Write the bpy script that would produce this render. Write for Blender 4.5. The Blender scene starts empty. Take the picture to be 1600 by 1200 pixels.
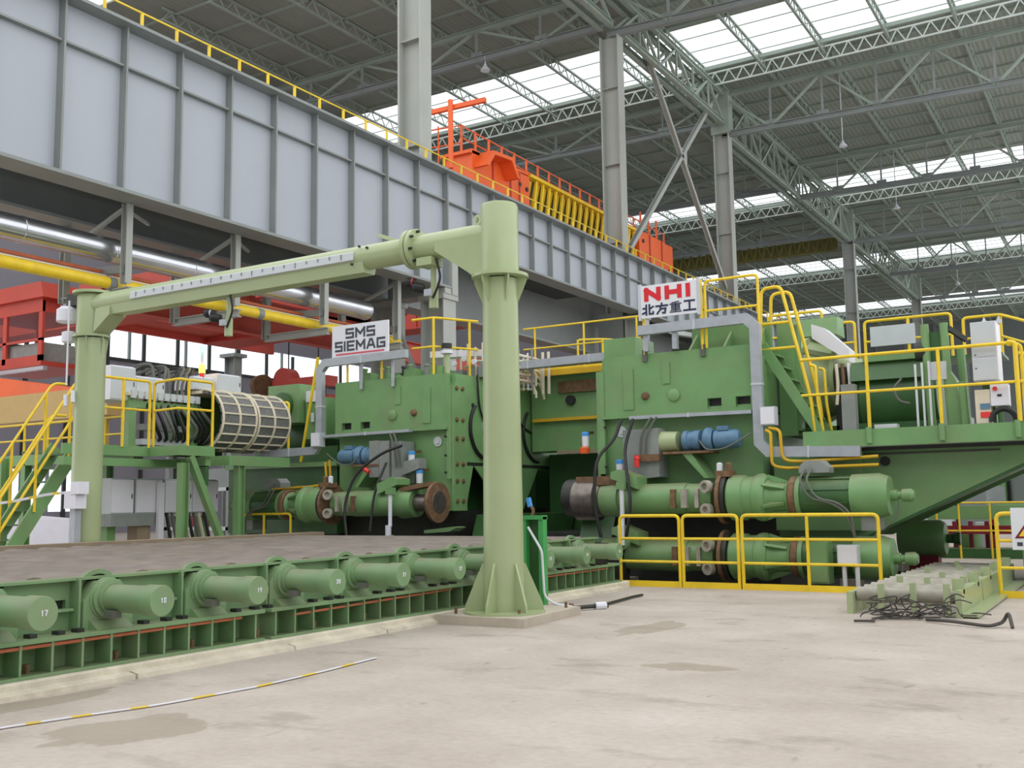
import bpy, math, random
from math import sin, cos, pi, radians
from mathutils import Vector, Matrix
random.seed(7)
SC = bpy.context.scene
COL = SC.collection

# ---------------------------------------------------------------- camera, sky, exposure
PIT, ROL, YAW, EYE = .1155, -.01435, .548, 1.6
fwd = Vector((-sin(YAW)*cos(PIT), cos(YAW)*cos(PIT), sin(PIT)))
r0 = Vector((cos(YAW), sin(YAW), 0)); u0 = r0.cross(fwd)
rt = cos(ROL)*r0 + sin(ROL)*u0; up_ = -sin(ROL)*r0 + cos(ROL)*u0
cam = bpy.data.cameras.new('camera'); camo = bpy.data.objects.new('camera', cam); COL.objects.link(camo)
cam.sensor_width = 36; cam.sensor_fit = 'HORIZONTAL'; cam.lens = 1610*36/1600
cam.clip_end = 600; cam.clip_start = .05
M = Matrix(((rt.x, up_.x, -fwd.x, 0), (rt.y, up_.y, -fwd.y, 0), (rt.z, up_.z, -fwd.z, EYE), (0, 0, 0, 1)))
camo.matrix_world = M
SC.camera = camo
w = bpy.data.worlds.new('overcast_sky'); SC.world = w; w.use_nodes = True
w.node_tree.nodes['Background'].inputs[0].default_value = (.97, .985, 1, 1)
w.node_tree.nodes['Background'].inputs[1].default_value = 1.0
SC.view_settings.view_transform = 'Standard'; SC.view_settings.look = 'None'
SC.view_settings.exposure = .8; SC.view_settings.gamma = 1; SC.view_settings.use_curve_mapping = False

# ---------------------------------------------------------------- materials
def lin(c):
    return tuple(((v/255)/12.92 if v/255 <= .04045 else ((v/255+.055)/1.055)**2.4) for v in c)
def mat(name, rgb, rough=.5, metal=0, var=.12, scale=3., dirt=None, dirt_amt=.35, bump=0, spec=.5, stretch=(1, 1, 1), dust=None):
    m = bpy.data.materials.new(name); m.use_nodes = True
    nt = m.node_tree; b = nt.nodes['Principled BSDF']
    b.inputs['Roughness'].default_value = rough; b.inputs['Metallic'].default_value = metal
    b.inputs['Specular IOR Level'].default_value = spec
    c = lin(rgb)
    geo = nt.nodes.new('ShaderNodeNewGeometry')
    mp = nt.nodes.new('ShaderNodeMapping'); mp.inputs['Scale'].default_value = stretch
    nt.links.new(geo.outputs['Position'], mp.inputs['Vector'])
    n = nt.nodes.new('ShaderNodeTexNoise'); n.inputs['Scale'].default_value = scale; n.inputs['Detail'].default_value = 5
    nt.links.new(mp.outputs[0], n.inputs['Vector'])
    r = nt.nodes.new('ShaderNodeValToRGB')
    r.color_ramp.elements[0].position = .3; r.color_ramp.elements[1].position = .7
    r.color_ramp.elements[0].color = tuple(v*(1-var) for v in c)+(1,)
    r.color_ramp.elements[1].color = tuple(min(1, v*(1+var)) for v in c)+(1,)
    nt.links.new(n.outputs['Fac'], r.inputs['Fac'])
    out = r.outputs['Color']
    if dirt:
        n2 = nt.nodes.new('ShaderNodeTexNoise'); n2.inputs['Scale'].default_value = scale*.45; n2.inputs['Detail'].default_value = 8
        n2.inputs['Roughness'].default_value = .7
        nt.links.new(geo.outputs['Position'], n2.inputs['Vector'])
        r2 = nt.nodes.new('ShaderNodeValToRGB'); r2.color_ramp.elements[0].position = .48; r2.color_ramp.elements[1].position = .72
        r2.color_ramp.elements[1].color = (dirt_amt,)*3+(1,)
        nt.links.new(n2.outputs['Fac'], r2.inputs['Fac'])
        mx = nt.nodes.new('ShaderNodeMix'); mx.data_type = 'RGBA'
        nt.links.new(r2.outputs['Color'], mx.inputs[0]); nt.links.new(out, mx.inputs[6])
        mx.inputs[7].default_value = lin(dirt)+(1,); out = mx.outputs[2]
    if dust:   # settled dust on upward faces
        sx = nt.nodes.new('ShaderNodeSeparateXYZ'); nt.links.new(geo.outputs['Normal'], sx.inputs[0])
        n3 = nt.nodes.new('ShaderNodeTexNoise'); n3.inputs['Scale'].default_value = 5; n3.inputs['Detail'].default_value = 4
        nt.links.new(geo.outputs['Position'], n3.inputs['Vector'])
        mr = nt.nodes.new('ShaderNodeMapRange'); mr.inputs[1].default_value = .35; mr.inputs[2].default_value = 1.0; mr.inputs[4].default_value = 1.15
        nt.links.new(sx.outputs['Z'], mr.inputs[0])
        mm_ = nt.nodes.new('ShaderNodeMath'); mm_.operation = 'MULTIPLY'; mm_.use_clamp = True
        nt.links.new(mr.outputs[0], mm_.inputs[0]); nt.links.new(n3.outputs['Fac'], mm_.inputs[1])
        mx2 = nt.nodes.new('ShaderNodeMix'); mx2.data_type = 'RGBA'
        nt.links.new(mm_.outputs[0], mx2.inputs[0]); nt.links.new(out, mx2.inputs[6]); mx2.inputs[7].default_value = lin(dust)+(1,); out = mx2.outputs[2]
    nt.links.new(out, b.inputs['Base Color'])
    if bump:
        bp = nt.nodes.new('ShaderNodeBump'); bp.inputs['Strength'].default_value = bump; bp.inputs['Distance'].default_value = .02
        nt.links.new(n.outputs['Fac'], bp.inputs['Height']); nt.links.new(bp.outputs[0], b.inputs['Normal'])
    return m
MT = dict(
    green=mat('machine_green_paint', (116, 158, 102), .4, var=.1, dirt=(132, 140, 104), dirt_amt=.55, scale=1.6, dust=(126, 116, 92)),
    dgreen=mat('dark_green_paint', (58, 100, 54), .4, var=.14, dirt=(66, 76, 48), scale=2, dust=(110, 112, 80)),
    pale=mat('pale_green_paint', (168, 182, 138), .28, var=.04, dirt=(150, 160, 118), dirt_amt=.3, scale=1.2),
    table=mat('dusty_table_green', (122, 156, 110), .55, var=.1, dirt=(140, 138, 112), dirt_amt=.6, scale=2.5, dust=(112, 108, 82)),
    yellow=mat('safety_yellow_paint', (240, 206, 44), .4, var=.07, dirt=(190, 150, 50), scale=4),
    dyellow=mat('ochre_yellow_paint', (214, 170, 34), .45, var=.08, dirt=(120, 90, 40), scale=3),
    web=mat('light_grey_panel_paint', (170, 176, 184), .5, var=.04, dirt=(156, 160, 168), scale=.35, stretch=(1, 1, .25)),
    steel=mat('grey_structural_paint', (138, 144, 142), .5, var=.06, dirt=(120, 120, 112), scale=.8),
    column=mat('column_grey_paint', (168, 171, 165), .5, var=.05, dirt=(150, 148, 140), scale=.5),
    roofst=mat('roof_steel_paint', (150, 162, 150), .5, var=.06, scale=1),
    lattice=mat('white_lattice_paint', (206, 214, 206), .5, var=.04),
    zinc=mat('galvanised_tray_metal', (178, 184, 190), .38, metal=.35, var=.08, scale=6),
    duct=mat('bright_duct_sheet', (206, 208, 214), .24, metal=.9, var=.06, scale=2),
    white=mat('white_cabinet_enamel', (228, 228, 236), .4, var=.03),
    cabgrey=mat('pale_grey_cabinet_enamel', (196, 202, 204), .42, var=.03),
    orange=mat('crane_orange_paint', (240, 104, 44), .42, var=.06, dirt=(200, 84, 50), scale=1),
    red=mat('crane_red_paint', (190, 70, 52), .5, var=.08, dirt=(150, 70, 66), scale=.6),
    pink=mat('faded_red_paint', (216, 96, 84), .5, var=.08, scale=1),
    tan=mat('tan_beam_paint', (196, 166, 104), .5, var=.04),
    rust=mat('rusty_steel', (124, 96, 70), .7, metal=.2, var=.3, scale=9, dirt=(80, 60, 50)),
    bare=mat('worn_bare_steel', (120, 112, 106), .35, metal=.7, var=.25, scale=8),
    dark=mat('dark_steel_and_shade', (44, 46, 42), .5, var=.3, scale=5),  # dark steel parts, and also painted shade in gaps, sockets and slots
    black=mat('black_rubber', (28, 28, 28), .5, var=.2),
    roller=mat('brown_scaled_steel', (132, 122, 114), .5, metal=.25, var=.22, scale=2.2, dirt=(140, 122, 106), dirt_amt=.6),
    dust=mat('brown_dusty_beam', (150, 134, 112), .8, var=.12, scale=2),
    blue=mat('blue_motor_paint', (92, 128, 156), .4, var=.12, scale=8),
    greyblk=mat('grey_valve_block', (140, 146, 142), .5, var=.08, dirt=(100, 100, 90), scale=5),
    hose=mat('grey_hose', (96, 100, 90), .5, var=.15),
    beige=mat('cream_pipe_paint', (224, 214, 190), .45, var=.06),
    copper=mat('red_primer_pipe', (196, 108, 74), .5, var=.1),
    curb=mat('pale_curb_concrete', (222, 214, 194), .85, var=.1, scale=3, dirt=(166, 156, 134), dirt_amt=.7, bump=.3),
    pad=mat('pad_concrete', (188, 178, 162), .85, var=.08, scale=3, dirt=(150, 142, 126), bump=.2),
    siding=mat('grey_wall_siding', (134, 132, 142), .6, var=.05, scale=.3),
    far=mat('far_wall_siding', (120, 128, 126), .6, var=.06, scale=.2),
    maroon=mat('maroon_paint', (124, 24, 40), .5, var=.1),
    ink=mat('navy_sign_ink', (34, 40, 70), .5, var=.03),
    redink=mat('red_sign_ink', (214, 30, 44), .5, var=.03),
    greyink=mat('charcoal_sign_ink', (66, 70, 80), .5, var=.03),
    pinkink=mat('soft_red_sign_stripe', (206, 92, 104), .5, var=.03),
    signw=mat('white_sign_board', (226, 228, 232), .45, var=.02),
    filt=mat('white_filter_bowl', (222, 224, 230), .35, var=.03),
    sky_blue=mat('blue_cap_plastic', (70, 150, 220), .4, var=.05),
    redp=mat('red_tag_plastic', (226, 60, 56), .4, var=.05),
    olive=mat('dull_olive_yellow_paint', (126, 120, 64), .6, var=.15, scale=2),
    frame=mat('grey_dusty_frame_steel', (164, 160, 146), .7, var=.2, scale=6, dirt=(120, 112, 96)),
    wire=mat('dark_scrap_wire', (70, 66, 60), .6, var=.3),
    bay_green=mat('bright_green_cabinet_paint', (72, 160, 88), .4, var=.06),
    chain=mat('grey_chain_link', (112, 112, 110), .55, var=.25, scale=14),
)
def emat(name, rgb, s):
    m = bpy.data.materials.new(name); m.use_nodes = True
    b = m.node_tree.nodes['Principled BSDF']; b.inputs['Base Color'].default_value = lin(rgb)+(1,)
    b.inputs['Emission Color'].default_value = lin(rgb)+(1,); b.inputs['Emission Strength'].default_value = s
    return m
MT['amber'] = emat('amber_lamp_lens', (255, 200, 60), 3)
MT['greenlamp'] = emat('green_lamp_lens', (120, 255, 140), 2)
def pane_mat(name, tint, clear=.75):
    m = bpy.data.materials.new(name); m.use_nodes = True
    nt = m.node_tree; nt.nodes.remove(nt.nodes['Principled BSDF'])
    t = nt.nodes.new('ShaderNodeBsdfTransparent'); t.inputs[0].default_value = tint+(1,)
    d = nt.nodes.new('ShaderNodeBsdfTranslucent'); d.inputs[0].default_value = (.9, .92, .95, 1)
    mx = nt.nodes.new('ShaderNodeMixShader'); mx.inputs[0].default_value = 1-clear
    nt.links.new(t.outputs[0], mx.inputs[1]); nt.links.new(d.outputs[0], mx.inputs[2])
    nt.links.new(mx.outputs[0], nt.nodes['Material Output'].inputs[0])
    return m
MT['pane'] = pane_mat('skylight_sheet', (.97, .98, 1))
MT['glass'] = pane_mat('window_glass', (.93, .97, 1), .9)

def roof_mat():
    m = mat('corrugated_roof_deck', (142, 148, 136), .6, var=.08, scale=.3)
    nt = m.node_tree; b = nt.nodes['Principled BSDF']
    wv = nt.nodes.new('ShaderNodeTexWave'); wv.wave_type = 'BANDS'; wv.bands_direction = 'X'; wv.inputs['Scale'].default_value = .9
    g = nt.nodes.new('ShaderNodeNewGeometry'); nt.links.new(g.outputs['Position'], wv.inputs['Vector'])
    bp = nt.nodes.new('ShaderNodeBump'); bp.inputs['Strength'].default_value = .2; bp.inputs['Distance'].default_value = .1
    nt.links.new(wv.outputs['Fac'], bp.inputs['Height']); nt.links.new(bp.outputs[0], b.inputs['Normal'])
    return m
MT['roof'] = roof_mat()
def floor_mat():
    m = bpy.data.materials.new('worn_concrete_floor'); m.use_nodes = True
    nt = m.node_tree; b = nt.nodes['Principled BSDF']; L = nt.links.new
    g = nt.nodes.new('ShaderNodeNewGeometry')
    def noise(sc, det, stretch=(1, 1, 1), rgh=.6):
        mp = nt.nodes.new('ShaderNodeMapping'); mp.inputs['Scale'].default_value = stretch; L(g.outputs['Position'], mp.inputs[0])
        n = nt.nodes.new('ShaderNodeTexNoise'); n.inputs['Scale'].default_value = sc; n.inputs['Detail'].default_value = det
        n.inputs['Roughness'].default_value = rgh; L(mp.outputs[0], n.inputs['Vector']); return n.outputs['Fac']
    def ramp(f, p0, c0, p1, c1):
        r = nt.nodes.new('ShaderNodeValToRGB'); e = r.color_ramp.elements
        e[0].position = p0; e[0].color = c0+(1,); e[1].position = p1; e[1].color = c1+(1,); L(f, r.inputs[0]); return r.outputs[0]
    def mix(f, a, bcol, mode='MIX'):
        x = nt.nodes.new('ShaderNodeMix'); x.data_type = 'RGBA'; x.blend_type = mode
        L(f, x.inputs[0]) if not isinstance(f, float) else setattr(x.inputs[0], 'default_value', f)
        L(a, x.inputs[6])
        if isinstance(bcol, tuple): x.inputs[7].default_value = bcol+(1,)
        else: L(bcol, x.inputs[7])
        return x.outputs[2]
    base = ramp(noise(.5, 6), .3, lin((172, 160, 148)), .7, lin((202, 191, 181)))
    fine = ramp(noise(14, 4), .3, (.86,)*3, .7, (1, 1, 1))
    base = mix(1., base, fine, 'MULTIPLY')
    st = ramp(noise(.75, 7, (1, 1.9, 1), .65), .56, (0, 0, 0), .66, (.55,)*3)
    base = mix(st, base, lin((142, 132, 120)))
    st2 = ramp(noise(2.6, 4, (2.6, .8, 1), .5), .66, (0, 0, 0), .76, (.5,)*3)
    base = mix(st2, base, lin((118, 108, 98)))
    # two oil-darkened patches with a shape of their own
    for (cx, cy, rx, ry) in ((-6.45, 5.1, .95, 1.25), (-5.5, 12.3, .6, 1.7), (-8.05, 5.3, .42, 1.9), (-3.9, 9.6, .9, .5)):
        sub = nt.nodes.new('ShaderNodeMapping'); sub.inputs['Location'].default_value = (-cx/rx, -cy/ry, 0)
        sub.inputs['Scale'].default_value = (1/rx, 1/ry, 0); L(g.outputs['Position'], sub.inputs[0])
        nz = nt.nodes.new('ShaderNodeTexNoise'); nz.inputs['Scale'].default_value = 1.6; nz.inputs['Detail'].default_value = 4
        L(sub.outputs[0], nz.inputs['Vector'])
        ad = nt.nodes.new('ShaderNodeVectorMath'); ad.operation = 'LENGTH'; L(sub.outputs[0], ad.inputs[0])
        ma = nt.nodes.new('ShaderNodeMath'); ma.operation = 'ADD'; L(ad.outputs['Value'], ma.inputs[0]); L(nz.outputs['Fac'], ma.inputs[1])
        base = mix(ramp(ma.outputs[0], .96, (.62,)*3, 1.06, (0, 0, 0)), base, lin((146, 134, 116)))
    L(base, b.inputs['Base Color'])
    b.inputs['Roughness'].default_value = .72
    bp = nt.nodes.new('ShaderNodeBump'); bp.inputs['Strength'].default_value = .25; bp.inputs['Distance'].default_value = .02
    L(noise(9, 5), bp.inputs['Height']); L(bp.outputs[0], b.inputs['Normal'])
    return m
MT['floor'] = floor_mat()

# ---------------------------------------------------------------- mesh helpers
V = Vector
class MB:
    def __init__(s): s.v = []; s.f = []; s.m = []; s.mi = 0
    def add(s, vs, fs):
        o = len(s.v); s.v += [tuple(p) for p in vs]; s.f += [tuple(i+o for i in f) for f in fs]; s.m += [s.mi]*len(fs); return s
    def box(s, x0, x1, y0, y1, z0, z1):
        x0, x1 = min(x0, x1), max(x0, x1); y0, y1 = min(y0, y1), max(y0, y1); z0, z1 = min(z0, z1), max(z0, z1)
        return s.add([(x0, y0, z0), (x1, y0, z0), (x1, y1, z0), (x0, y1, z0), (x0, y0, z1), (x1, y0, z1), (x1, y1, z1), (x0, y1, z1)],
                     [(0, 3, 2, 1), (4, 5, 6, 7), (0, 1, 5, 4), (1, 2, 6, 5), (2, 3, 7, 6), (3, 0, 4, 7)])
    def bar(s, p, q, a, b, up=(0, 0, 1)):
        p, q = V(p), V(q); d = (q-p).normalized(); up = V(up)
        if abs(d.dot(up)) > .98: up = V((0, 1, 0))
        x = d.cross(up).normalized(); y = x.cross(d).normalized()
        c = [x*i*a/2+y*j*b/2 for i, j in ((-1, -1), (1, -1), (1, 1), (-1, 1))]
        return s.add([p+k for k in c]+[q+k for k in c], [(0, 1, 2, 3), (7, 6, 5, 4), (1, 0, 4, 5), (2, 1, 5, 6), (3, 2, 6, 7), (0, 3, 7, 4)])
    def lathe(s, p, d, prof, n=20, a0=0, a1=2*pi):
        """prof: (distance along d, radius)"""
        p = V(p); d = V(d).normalized(); t = V((0, 0, 1)) if abs(d.z) < .9 else V((1, 0, 0))
        x = d.cross(t).normalized(); y = d.cross(x).normalized()
        vs = []; fs = []
        for (t_, r) in prof:
            for i in range(n):
                a = a0+(a1-a0)*i/n; vs.append(p+d*t_+x*cos(a)*r+y*sin(a)*r)
        for k in range(len(prof)-1):
            for i in range(n):
                j = (i+1) % n; fs.append((k*n+i, (k+1)*n+i, (k+1)*n+j, k*n+j))
        if prof[0][1] > 1e-4: fs.append(tuple(range(n)))
        if prof[-1][1] > 1e-4: fs.append(tuple(reversed(range((len(prof)-1)*n, len(prof)*n))))
        return s.add(vs, fs)
    def cyl(s, p, q, r, n=16, r2=None):
        p, q = V(p), V(q); return s.lathe(p, q-p, [(0, r), ((q-p).length, r if r2 is None else r2)], n)
    def ring(s, p, d, r0_, r1_, t, n=24):
        return s.lathe(p, d, [(0, r0_), (0, r1_), (t, r1_), (t, r0_), (0, r0_+1e-5)], n) if r0_ > 0 else s.lathe(p, d, [(0, r1_), (t, r1_)], n)
    def tube(s, pts, r, n=8):
        pts = [V(p) for p in pts]; vs = []; fs = []; nrm = None
        for i, p in enumerate(pts):
            d = (pts[min(i+1, len(pts)-1)]-pts[max(i-1, 0)]).normalized()
            if nrm is None:
                t = V((0, 0, 1)) if abs(d.z) < .9 else V((1, 0, 0)); nrm = d.cross(t).normalized()
            nrm = (nrm-d*nrm.dot(d)).normalized(); b = d.cross(nrm)
            for k in range(n):
                a = 2*pi*k/n; vs.append(p+nrm*cos(a)*r+b*sin(a)*r)
        for i in range(len(pts)-1):
            for k in range(n):
                j = (k+1) % n; fs.append((i*n+k, i*n+j, (i+1)*n+j, (i+1)*n+k))
        fs.append(tuple(reversed(range(n)))); fs.append(tuple(range((len(pts)-1)*n, len(pts)*n)))
        return s.add(vs, fs)
    def prism(s, pts, ext):
        n = len(pts); e = V(ext); vs = [V(p) for p in pts]+[V(p)+e for p in pts]
        return s.add(vs, [tuple(range(n)), tuple(reversed(range(n, 2*n)))]+[(i, n+i, n+(i+1) % n, (i+1) % n) for i in range(n)])
    def ibeam(s, p, q, h, wd, tf, tw, up=(0, 0, 1)):
        p, q = V(p), V(q); d = (q-p).normalized(); up = V(up); x = d.cross(up).normalized(); y = x.cross(d).normalized()
        s.bar(p+y*(h/2-tf/2), q+y*(h/2-tf/2), wd, tf, up); s.bar(p-y*(h/2-tf/2), q-y*(h/2-tf/2), wd, tf, up)
        return s.bar(p, q, tw, h-2*tf, up)
    def holed(s, x0, x1, z0, z1, holes, y0, y1):
        xs = sorted({x0, x1} | {h[0] for h in holes} | {h[1] for h in holes}); zs = sorted({z0, z1} | {h[2] for h in holes} | {h[3] for h in holes})
        for a, b in zip(xs, xs[1:]):
            for c, e in zip(zs, zs[1:]):
                mx, mz = (a+b)/2, (c+e)/2
                if not any(h[0] < mx < h[1] and h[2] < mz < h[3] for h in holes): s.box(a, b, y0, y1, c, e)
        return s
    def build(s, name, mt, parent=None, smooth=True, mesh_only=False, bevel=0):
        o0 = parent_world(parent)
        me = bpy.data.meshes.new(name)
        me.from_pydata([(x-o0.x, y-o0.y, z-o0.z) for x, y, z in s.v], [], s.f)
        for k in (mt if isinstance(mt, (list, tuple)) else [mt]): me.materials.append(MT[k])
        me.polygons.foreach_set('material_index', s.m)
        import bmesh
        bm = bmesh.new(); bm.from_mesh(me); bmesh.ops.recalc_face_normals(bm, faces=bm.faces)
        if bevel: bmesh.ops.bevel(bm, geom=[e for e in bm.edges if len(e.link_faces) == 2 and e.calc_face_angle(0) > .5], offset=bevel, segments=1, affect='EDGES')
        bm.to_mesh(me); bm.free()
        if smooth:
            me.polygons.foreach_set('use_smooth', [True]*len(me.polygons)); me.set_sharp_from_angle(angle=radians(35))
        o = bpy.data.objects.new(name, me); COL.objects.link(o)
        if parent: o.parent = parent
        return o
def parent_world(p):
    o = V((0, 0, 0))
    while p is not None: o += V(p.location); p = p.parent
    return o
def tag(o, label=None, cat=None, group=None, kind=None):
    if label: o['label'] = label
    if cat: o['category'] = cat
    if group: o['group'] = group
    if kind: o['kind'] = kind
    return o
def thing(name, loc, label, cat, group=None):
    o = bpy.data.objects.new(name, None); COL.objects.link(o); o.location = loc; o.empty_display_size = .2
    return tag(o, label, cat, group)
def struct(o): o['kind'] = 'structure'; return o
def copy_at(o, off, parent=None):
    c = o.copy(); COL.objects.link(c); c.location = V(o.location)+V(off)
    if parent: c.parent = parent
    return c
def copy_tree(o, off, parent=None):
    c = o.copy(); COL.objects.link(c); c.location = V(o.location)+V(off)
    if parent: c.parent = parent
    for ch in list(o.children): copy_tree(ch, (0, 0, 0), c)
    return c
def fillet(pts, r, n=4):
    pts = [V(p) for p in pts]; out = [pts[0]]
    for a, b, c in zip(pts, pts[1:], pts[2:]):
        d0, d1 = (a-b), (c-b); k = min(r, d0.length*.45, d1.length*.45)
        p, q = b+d0.normalized()*k, b+d1.normalized()*k
        for i in range(n+1):
            t = i/n; out.append((1-t)**2*p+2*t*(1-t)*b+t*t*q)
    return out+[pts[-1]]
def B(x0, x1, y0, y1, z0, z1): return MB().box(x0, x1, y0, y1, z0, z1)

def railing(name, label, corners, h, posts, mids=(.55,), r=.025, kick=0, mt='yellow', group=None, rounded=True, base_z=None, closed_ends=True):
    """corners: polyline at floor level; posts: list of (x,y,z)"""
    t = thing(name, corners[0], label, 'railing', group)
    P = [V(c) for c in corners]; upz = V((0, 0, h))
    top = ([P[0]]+[p+upz for p in P]+[P[-1]]) if closed_ends else [p+upz for p in P]
    MB().tube(fillet(top, .1), r).build('top_rail', mt, t)
    for m in mids: MB().tube([p+upz*m for p in P], r*.85).build('mid_rail', mt, t)
    for p in posts: MB().cyl(p, V(p)+upz, r*1.05, 8).build('post', mt, t)
    if kick:
        k = MB()
        for a, b in zip(P, P[1:]): k.bar(a+V((0, 0, kick/2)), b+V((0, 0, kick/2)), .012, kick)
        k.build('kick_plate', mt, t)
    return t

# ================================================================ SETTING
PX0, PX1, PY0, PY1 = -9.45, -3.4, 18.4, 27.     # machine pit
f = MB()
for a in ((-62, PX0, -8, 195), (PX1, 7, -8, 195), (PX0, PX1, -8, PY0), (PX0, PX1, PY1, 195)): f.box(a[0], a[1], a[2], a[3], -.25, 0)
f.box(PX0, PX1, PY0, PY1, -1.4, -1.2)
f.box(PX0, PX1, PY0-.02, PY0, -1.2, -.2); f.box(PX1, PX1+.02, PY0, PY1, -1.2, -.2); f.box(PX0-.02, PX0, PY0, PY1, -1.2, -.2); f.box(PX0, PX1, PY1, PY1+.02, -1.2, -.2)
struct(f.build('floor', 'floor', smooth=False))

cu = MB().prism([(-8.78, 2.5, -.1), (-8.4, 2.5, -.1), (-8.4, 2.5, .11), (-8.42, 2.5, .128), (-8.78, 2.5, .128)], (0, 15.4, 0))
trim1 = struct(cu.build('trim_1', 'curb', smooth=False)); trim1['label'] = 'pale concrete curb along the foot of the roller table'
y = 2.5
while y < 15.6:
    L_ = random.uniform(1.6, 2.6); y1 = min(y+L_, 17.4)
    if not 11.3 < y < 12.6: MB().prism([(-8.4, y+.01, -.1), (-8.26+random.uniform(-.02, .02), y+.01, -.1), (-8.28, y+.01, .045), (-8.4, y+.01, .065)], (0, y1-y-.03, 0)).build('curb_step', 'curb', trim1, smooth=False)
    y = y1

# roof -----------------------------------------------------------
RZ = 32.0
strips = [(60.3, 67.0), (97.6, 102.6), (131.5, 137.5), (164.5, 171)]
roof = thing('ceiling', (-24.4, 40, RZ), 'corrugated steel hall roof with white skylight bands', 'roof')
del roof['category']; roof['kind'] = 'structure'
edges = [38.]+[v for s in strips for v in s]+[195.]
for i in range(0, len(edges), 2):
    a, b = edges[i], edges[i+1]
    for xa, xb in ((-62, -43.2), (-43.2, -24.4), (-24.4, -6), (-6, 8)):
        B(xa, xb-.02, a, b, RZ, RZ+.12).build('roof_deck', 'roof', roof, smooth=False)
XJ = [-24.4+4.1*k for k in range(-9, 8)]
for (a, b) in strips:
    for xa in XJ[:-1]: B(xa+.08, xa+4.02, a, b, RZ+.05, RZ+.08).build('skylight_pane', 'pane', roof, smooth=False)
    c = MB()
    for k in range(3): c.box(-61, 8, a+(b-a)*(k+.75)/3.2, a+(b-a)*(k+.75)/3.2+.06, RZ-.02, RZ+.04)
    c.build('skylight_bar', 'roofst', roof, smooth=False)
    n = 60   # white zigzag lattice beam under the far edge
    for xa in XJ[:-1]:
        l = MB(); z0, z1 = RZ-1.25, RZ-.35; yy = b+.25
        l.bar((xa, yy, z0), (xa+4.1, yy, z0), .1, .1); l.bar((xa, yy, z1), (xa+4.1, yy, z1), .1, .1)
        for q in range(4):
            u = xa+4.1*q/4; l.bar((u, yy, z0), (u+.51, yy, z1), .07, .07); l.bar((u+.51, yy, z1), (u+1.025, yy, z0), .07, .07)
        l.build('lattice_beam', 'lattice', roof, smooth=False)
    B(-61, 8, b-.9, b-.72, RZ-.55, RZ-.3).build('skylight_kerb', 'roofst', roof, smooth=False)
# purlin joists along the hall, one per panel length
first = None
YB = [40.]+[51.3+9.25*k for k in range(0, 16)]
for xj in XJ:
    for ya, yb in zip(YB, YB[1:]):
        if first is None or ya == 40. :
            l = MB(); z1, z0 = RZ-.1, RZ-.85; L_ = yb-ya; n = 8 if L_ < 10 else 9
            l.bar((xj, ya, z1), (xj, yb, z1), .16, .12); l.bar((xj, ya, z0), (xj, yb, z0), .16, .12)
            for q in range(n):
                u = ya+L_*q/n; l.bar((xj, u, z0), (xj, u+L_/n/2, z1), .06, .06); l.bar((xj, u+L_/n/2, z1), (xj, u+L_/n, z0), .06, .06)
            o = l.build('purlin', 'roofst', roof, smooth=False)
            if ya != 40.: first = (o, xj, ya)
        else: copy_at(first[0], (xj-first[1], ya-first[2], 0), roof)
yb = 41.
while yb < 190:
    if not any(a-.3 < yb < b+.3 for a, b in strips): B(-61, 8, yb, yb+.12, RZ-.16, RZ-.01).build('deck_rib', 'roofst', roof, smooth=False)
    yb += 3.08

# trusses across the bays
def make_truss(y, x0, x1, zb0, zb1, label, heavy=1.):
    t = thing('roof_truss', ((x0+x1)/2, y, zb0), label, 'truss', None)
    zt = RZ-1.12; n = 8
    X = [x0+(x1-x0)*k/n for k in range(n+1)]; Z = [zb0+(zb1-zb0)*k/n for k in range(n+1)]
    MB().ibeam((x0, y, zb0), (x1, y, zb1), .42*heavy, .36*heavy, .05, .04).build('bottom_chord', 'steel', t, smooth=False)
    MB().ibeam((x0, y, zt), (x1, y, zt), .34, .34, .05, .04).build('top_chord', 'roofst', t, smooth=False)
    for k in range(n):
        if k: MB().bar((X[k], y, Z[k]), (X[k], y, zt), .13, .13).build('vertical', 'steel', t, smooth=False)
        (p, q) = ((X[k], y, Z[k]), (X[k+1], y, zt)) if k % 2 else ((X[k], y, zt), (X[k+1], y, Z[k+1]))
        MB().bar(p, q, .15, .15).build('diagonal', 'roofst', t, smooth=False)
        if k: B(X[k]-.4, X[k]+.4, y-.03, y+.03, Z[k]-.1, Z[k]+.5).build('gusset', 'steel', t, smooth=False)
    return t
TY = [51.3, 69.7, 88.3, 107., 125.5, 144.]
ordn = ['nearest', 'second', 'third', 'fourth', 'fifth', 'farthest']
for y, o_ in zip(TY, ordn):
    make_truss(y, -24.4, 4.6, 28.3 if y < 60 else 27.9, 27.2 if y < 60 else 27.3, 'grey lattice roof truss over the machine bay, %s from the camera' % o_)
for y, o_ in zip(TY[:4], ordn):
    make_truss(y, -24.4, -61, 28.9, 29.2, 'grey lattice roof truss over the bay behind the crane girder, %s from the camera' % o_)
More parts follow.
